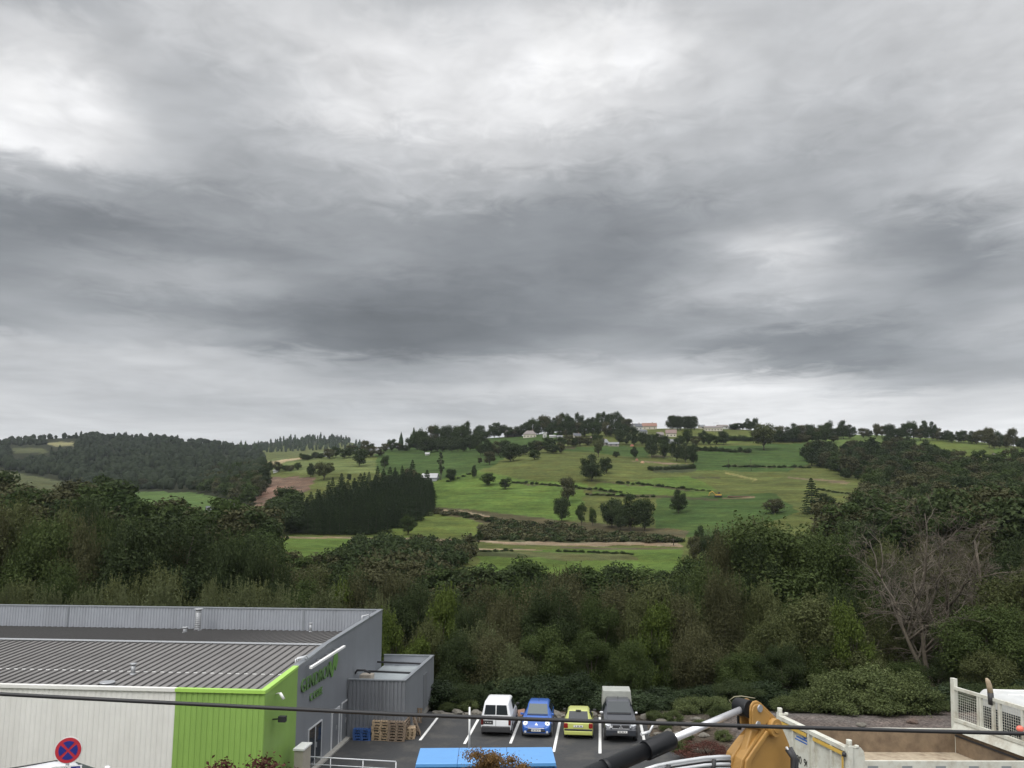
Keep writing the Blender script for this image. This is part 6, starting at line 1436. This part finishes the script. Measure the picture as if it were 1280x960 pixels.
house(767, 558, 13, 3.2, 2.5, 'stone', 'grey', 'low stone outbuilding right of the grey-roofed farmhouse', -8, 7, windows=2, chim=False)
house(839, 546, 13, 5, 4.5, 'cream', 'pink', 'cream house with a pinkish roof among the trees', -10, 8, windows=3)
house(843, 555, 17, 2.5, 4, 'grey', 'grey', 'long grey-blue sheet-roofed shed below the pink-roofed house', -3, 8, windows=0, chim=False, name='shed', cat='shed')
house(536, 602, 19, 5, 5.5, 'grey', 'pale', 'wide barn with a pale roof beside the tall poplar', -3, 12, windows=0, chim=False, name='barn', cat='barn')
house(408, 571, 7, 5, 3.5, 'white', 'slate', 'white house among the trees on the left-hand ridge', 10, 8, 'front', windows=2)
house(344, 591, 5, 2.5, 1.5, 'white', 'pale', 'tiny white hut above the brown cleared slope', 0, 4, windows=0, chim=False, name='hut', cat='hut')
house(466, 567, 12, 3.5, 3, 'stone', 'grey', 'stone house right of the white house on the left-hand ridge', -12, 8, windows=3)
house(534, 569, 5, 2, 1.5, 'white', 'pale', 'small pale hut at the top of the deep green field', 0, 4, windows=0, chim=False, name='hut', cat='hut')
house(265, 642, 12, 4.5, 4.5, 'cream', 'slate', 'cream house with a slate roof below the bright valley field', 25, 8, 'gable', windows=2)
house(287, 643, 8, 5, 1.5, 'white', 'pale', 'bright white box-like house right of the slate-roofed valley house', -10, 6, 'hip', windows=0, chim=False)
house(151, 634, 4, 3, 2, 'white', 'slate', 'tiny white gable showing between the dark trees on the left', 0, 6, 'front', windows=0, chim=False)
house(1243, 577, 14, 5, 6, 'cream', 'slate', 'cream gabled farm building with a long dark roof at the right edge', -28, 15, 'front', windows=2, chim=False, name='farm_building', cat='farm building')
house(1264, 577, 6, 3, 1.5, 'cream', 'slate', 'small pale lean-to at the right of the cream farm building', 0, 4, windows=1, chim=False, name='shed', cat='shed')
house(1192, 551, 2.4, 6, 1.5, 'white', 'pale', 'slim white tower-like hut on the right-hand skyline', 0, 2, 'front', windows=0, chim=False, name='hut', cat='hut')
house(1199, 552, 4.5, 2.5, 1, 'white', 'pale', 'low white hut right of the slim tower-like hut', 0, 3, windows=0, chim=False, name='hut', cat='hut')
house(722, 548, 9, 3.5, 3, 'cream', 'slate', 'small cream cottage half hidden under the highest round treetop', 8, 6, windows=2)
house(742, 551, 7, 3, 2.6, 'white', 'pink', 'little white house with a reddish roof among the ridge wood trees', -8, 6, windows=1, chim=False)
house(826, 546, 8, 3, 3, 'stone', 'brown', 'small brown-roofed house left of the pink-roofed house', 5, 6, windows=1)
house(878, 536, 7, 3, 2.4, 'cream', 'grey', 'small grey-roofed house between the white cottage and the long ridge house', 0, 6, windows=1, chim=False)
house(447, 568, 7, 3, 3, 'white', 'slate', 'small white house with a dark roof in the middle of the left-hand ridge trees', 12, 6, windows=2)
house(700, 549, 7, 2.6, 2.6, 'stone', 'grey', 'low grey-roofed barn at the right end of the ridge farm field', 0, 7, windows=0, chim=False, name='barn', cat='barn')
# poles, mast, timber stack, small farm clutter
def hpole(px, py, h, label, arm=0, nm='utility_pole'):
    p = hit(px, py, 800); s = p[1]/F; t = thing(nm, label, 'pole', p); MB().tube((0, 0, -.3), (0, 0, h*s), .17, .11, n=8).build('shaft', M_BARK if not arm else M_GALV, t)
    if arm: MB().box(-.4, arm*s, -.08, .08, h*s-.5, h*s-.3).build('arm', M_GALV, t)
    else: MB().box(-.9, .9, -.06, .06, h*s-.7, h*s-.55).build('cross_arm', M_BARK, t)
hpole(939, 589, 15, 'wooden utility pole in the olive field on the hillside'); hpole(911, 586, 12, 'fainter wooden utility pole left of the one in the olive field')
hpole(842, 682, 9, 'short pale post at the end of the farm track', 0, 'post')
hpole(892.5, 531, 13, 'thin crane-like mast above the long pale ridge house', 6, 'mast')
def bits(px, py, w, h, d, col, name, label, cat, yaw=0):
    p = hit(px, py, 800); s = p[1]/F; mb = MB(); rs = random.Random(int(px))
    n = max(3, int(w*s/.9))
    for i in range(n):
        for r_ in range(max(1, int(h*s/.7))): mb.tube((-w*s/2+w*s*i/n+.35*(r_ % 2), 0, .35+r_*.62), (-w*s/2+w*s*i/n+.35*(r_ % 2), d, .35+r_*.62), .36, n=8)
    o = mb.build(name, hm(name+'_bark', col), None); o.location = p; o.rotation_euler = (0, 0, R(yaw)); tag(o, label, cat)
    return o
bits(928, 622, 32, 3.2, 2.5, (.12, .075, .045), 'log_stack', 'long low stack of brown logs in the deep green field', 'log stack')['kind'] = 'stuff'
M_DIG = hm('digger_yellow', (.45, .27, .05))
p = hit(898, 622); t = thing('small_digger', 'small yellow digger beside the long log stack', 'digger', p)
mb = MB(); mb.box(-1.6, 1.4, -.9, .9, .9, 1.6); mb.build('body', M_DIG, t, .05); MB().box(-.2, .9, -.5, .5, 1.6, 2.5).build('cab', M_DARK, t); MB().path([(-1.4, 0, 1.4), (-3.0, 0, 3.0), (-4.4, 0, 2.2), (-4.8, 0, .8)], .18, 6).build('arm', M_DIG, t)
for s_ in (-1, 1): MB().box(-1.8, 1.7, s_*.9-.25, s_*.9+.25, 0, .85).build('crawler_track', M_TYRE, t, .2)
for i, (x, y, w_, c_) in enumerate([(796, 576, 4, (.2, .1, .06)), (803, 579, 5, (.32, .2, .12)), (790, 558, 5, (.25, .09, .06))]):
    p = hit(x, y); s = p[1]/F; mb = MB(); rs = random.Random(i)
    mb.hexa([(-w_*s/2,-1,-.2),(w_*s/2,-1,-.2),(w_*s/2,1,-.2),(-w_*s/2,1,-.2)], [(-w_*s/3,-.5,1.3),(w_*s/4,-.4,1.6),(w_*s/3,.5,1.2),(-w_*s/4,.6,1.5)])
    o = mb.build('earth_heap', hm('heap%d' % i, c_), None, .2); o.location = p; tag(o, ['dark red earth heap at the upper meadow edge', 'tan earth heap right of the dark red heap', 'rust-coloured heap beside the stone outbuilding'][i], 'heap')
# ------------------------------------------------------------------ haze over the valley
mb = MB(); mb.box(-4500, 4500, -4500, 6500, -260, 420)
hz = mb.build('haze', []); hz['kind'] = 'stuff'
m = bpy.data.materials.new('haze_air'); m.use_nodes = True; t = m.node_tree; t.nodes.clear()
v = t.nodes.new('ShaderNodeVolumePrincipled'); v.inputs['Color'].default_value = (.86, .93, 1, 1); v.inputs['Density'].default_value = 5e-5; v.inputs['Anisotropy'].default_value = .2
o = t.nodes.new('ShaderNodeOutputMaterial'); t.links.new(v.outputs[0], o.inputs['Volume']); hz.data.materials.append(m)
S.cycles.volume_bounces = 0
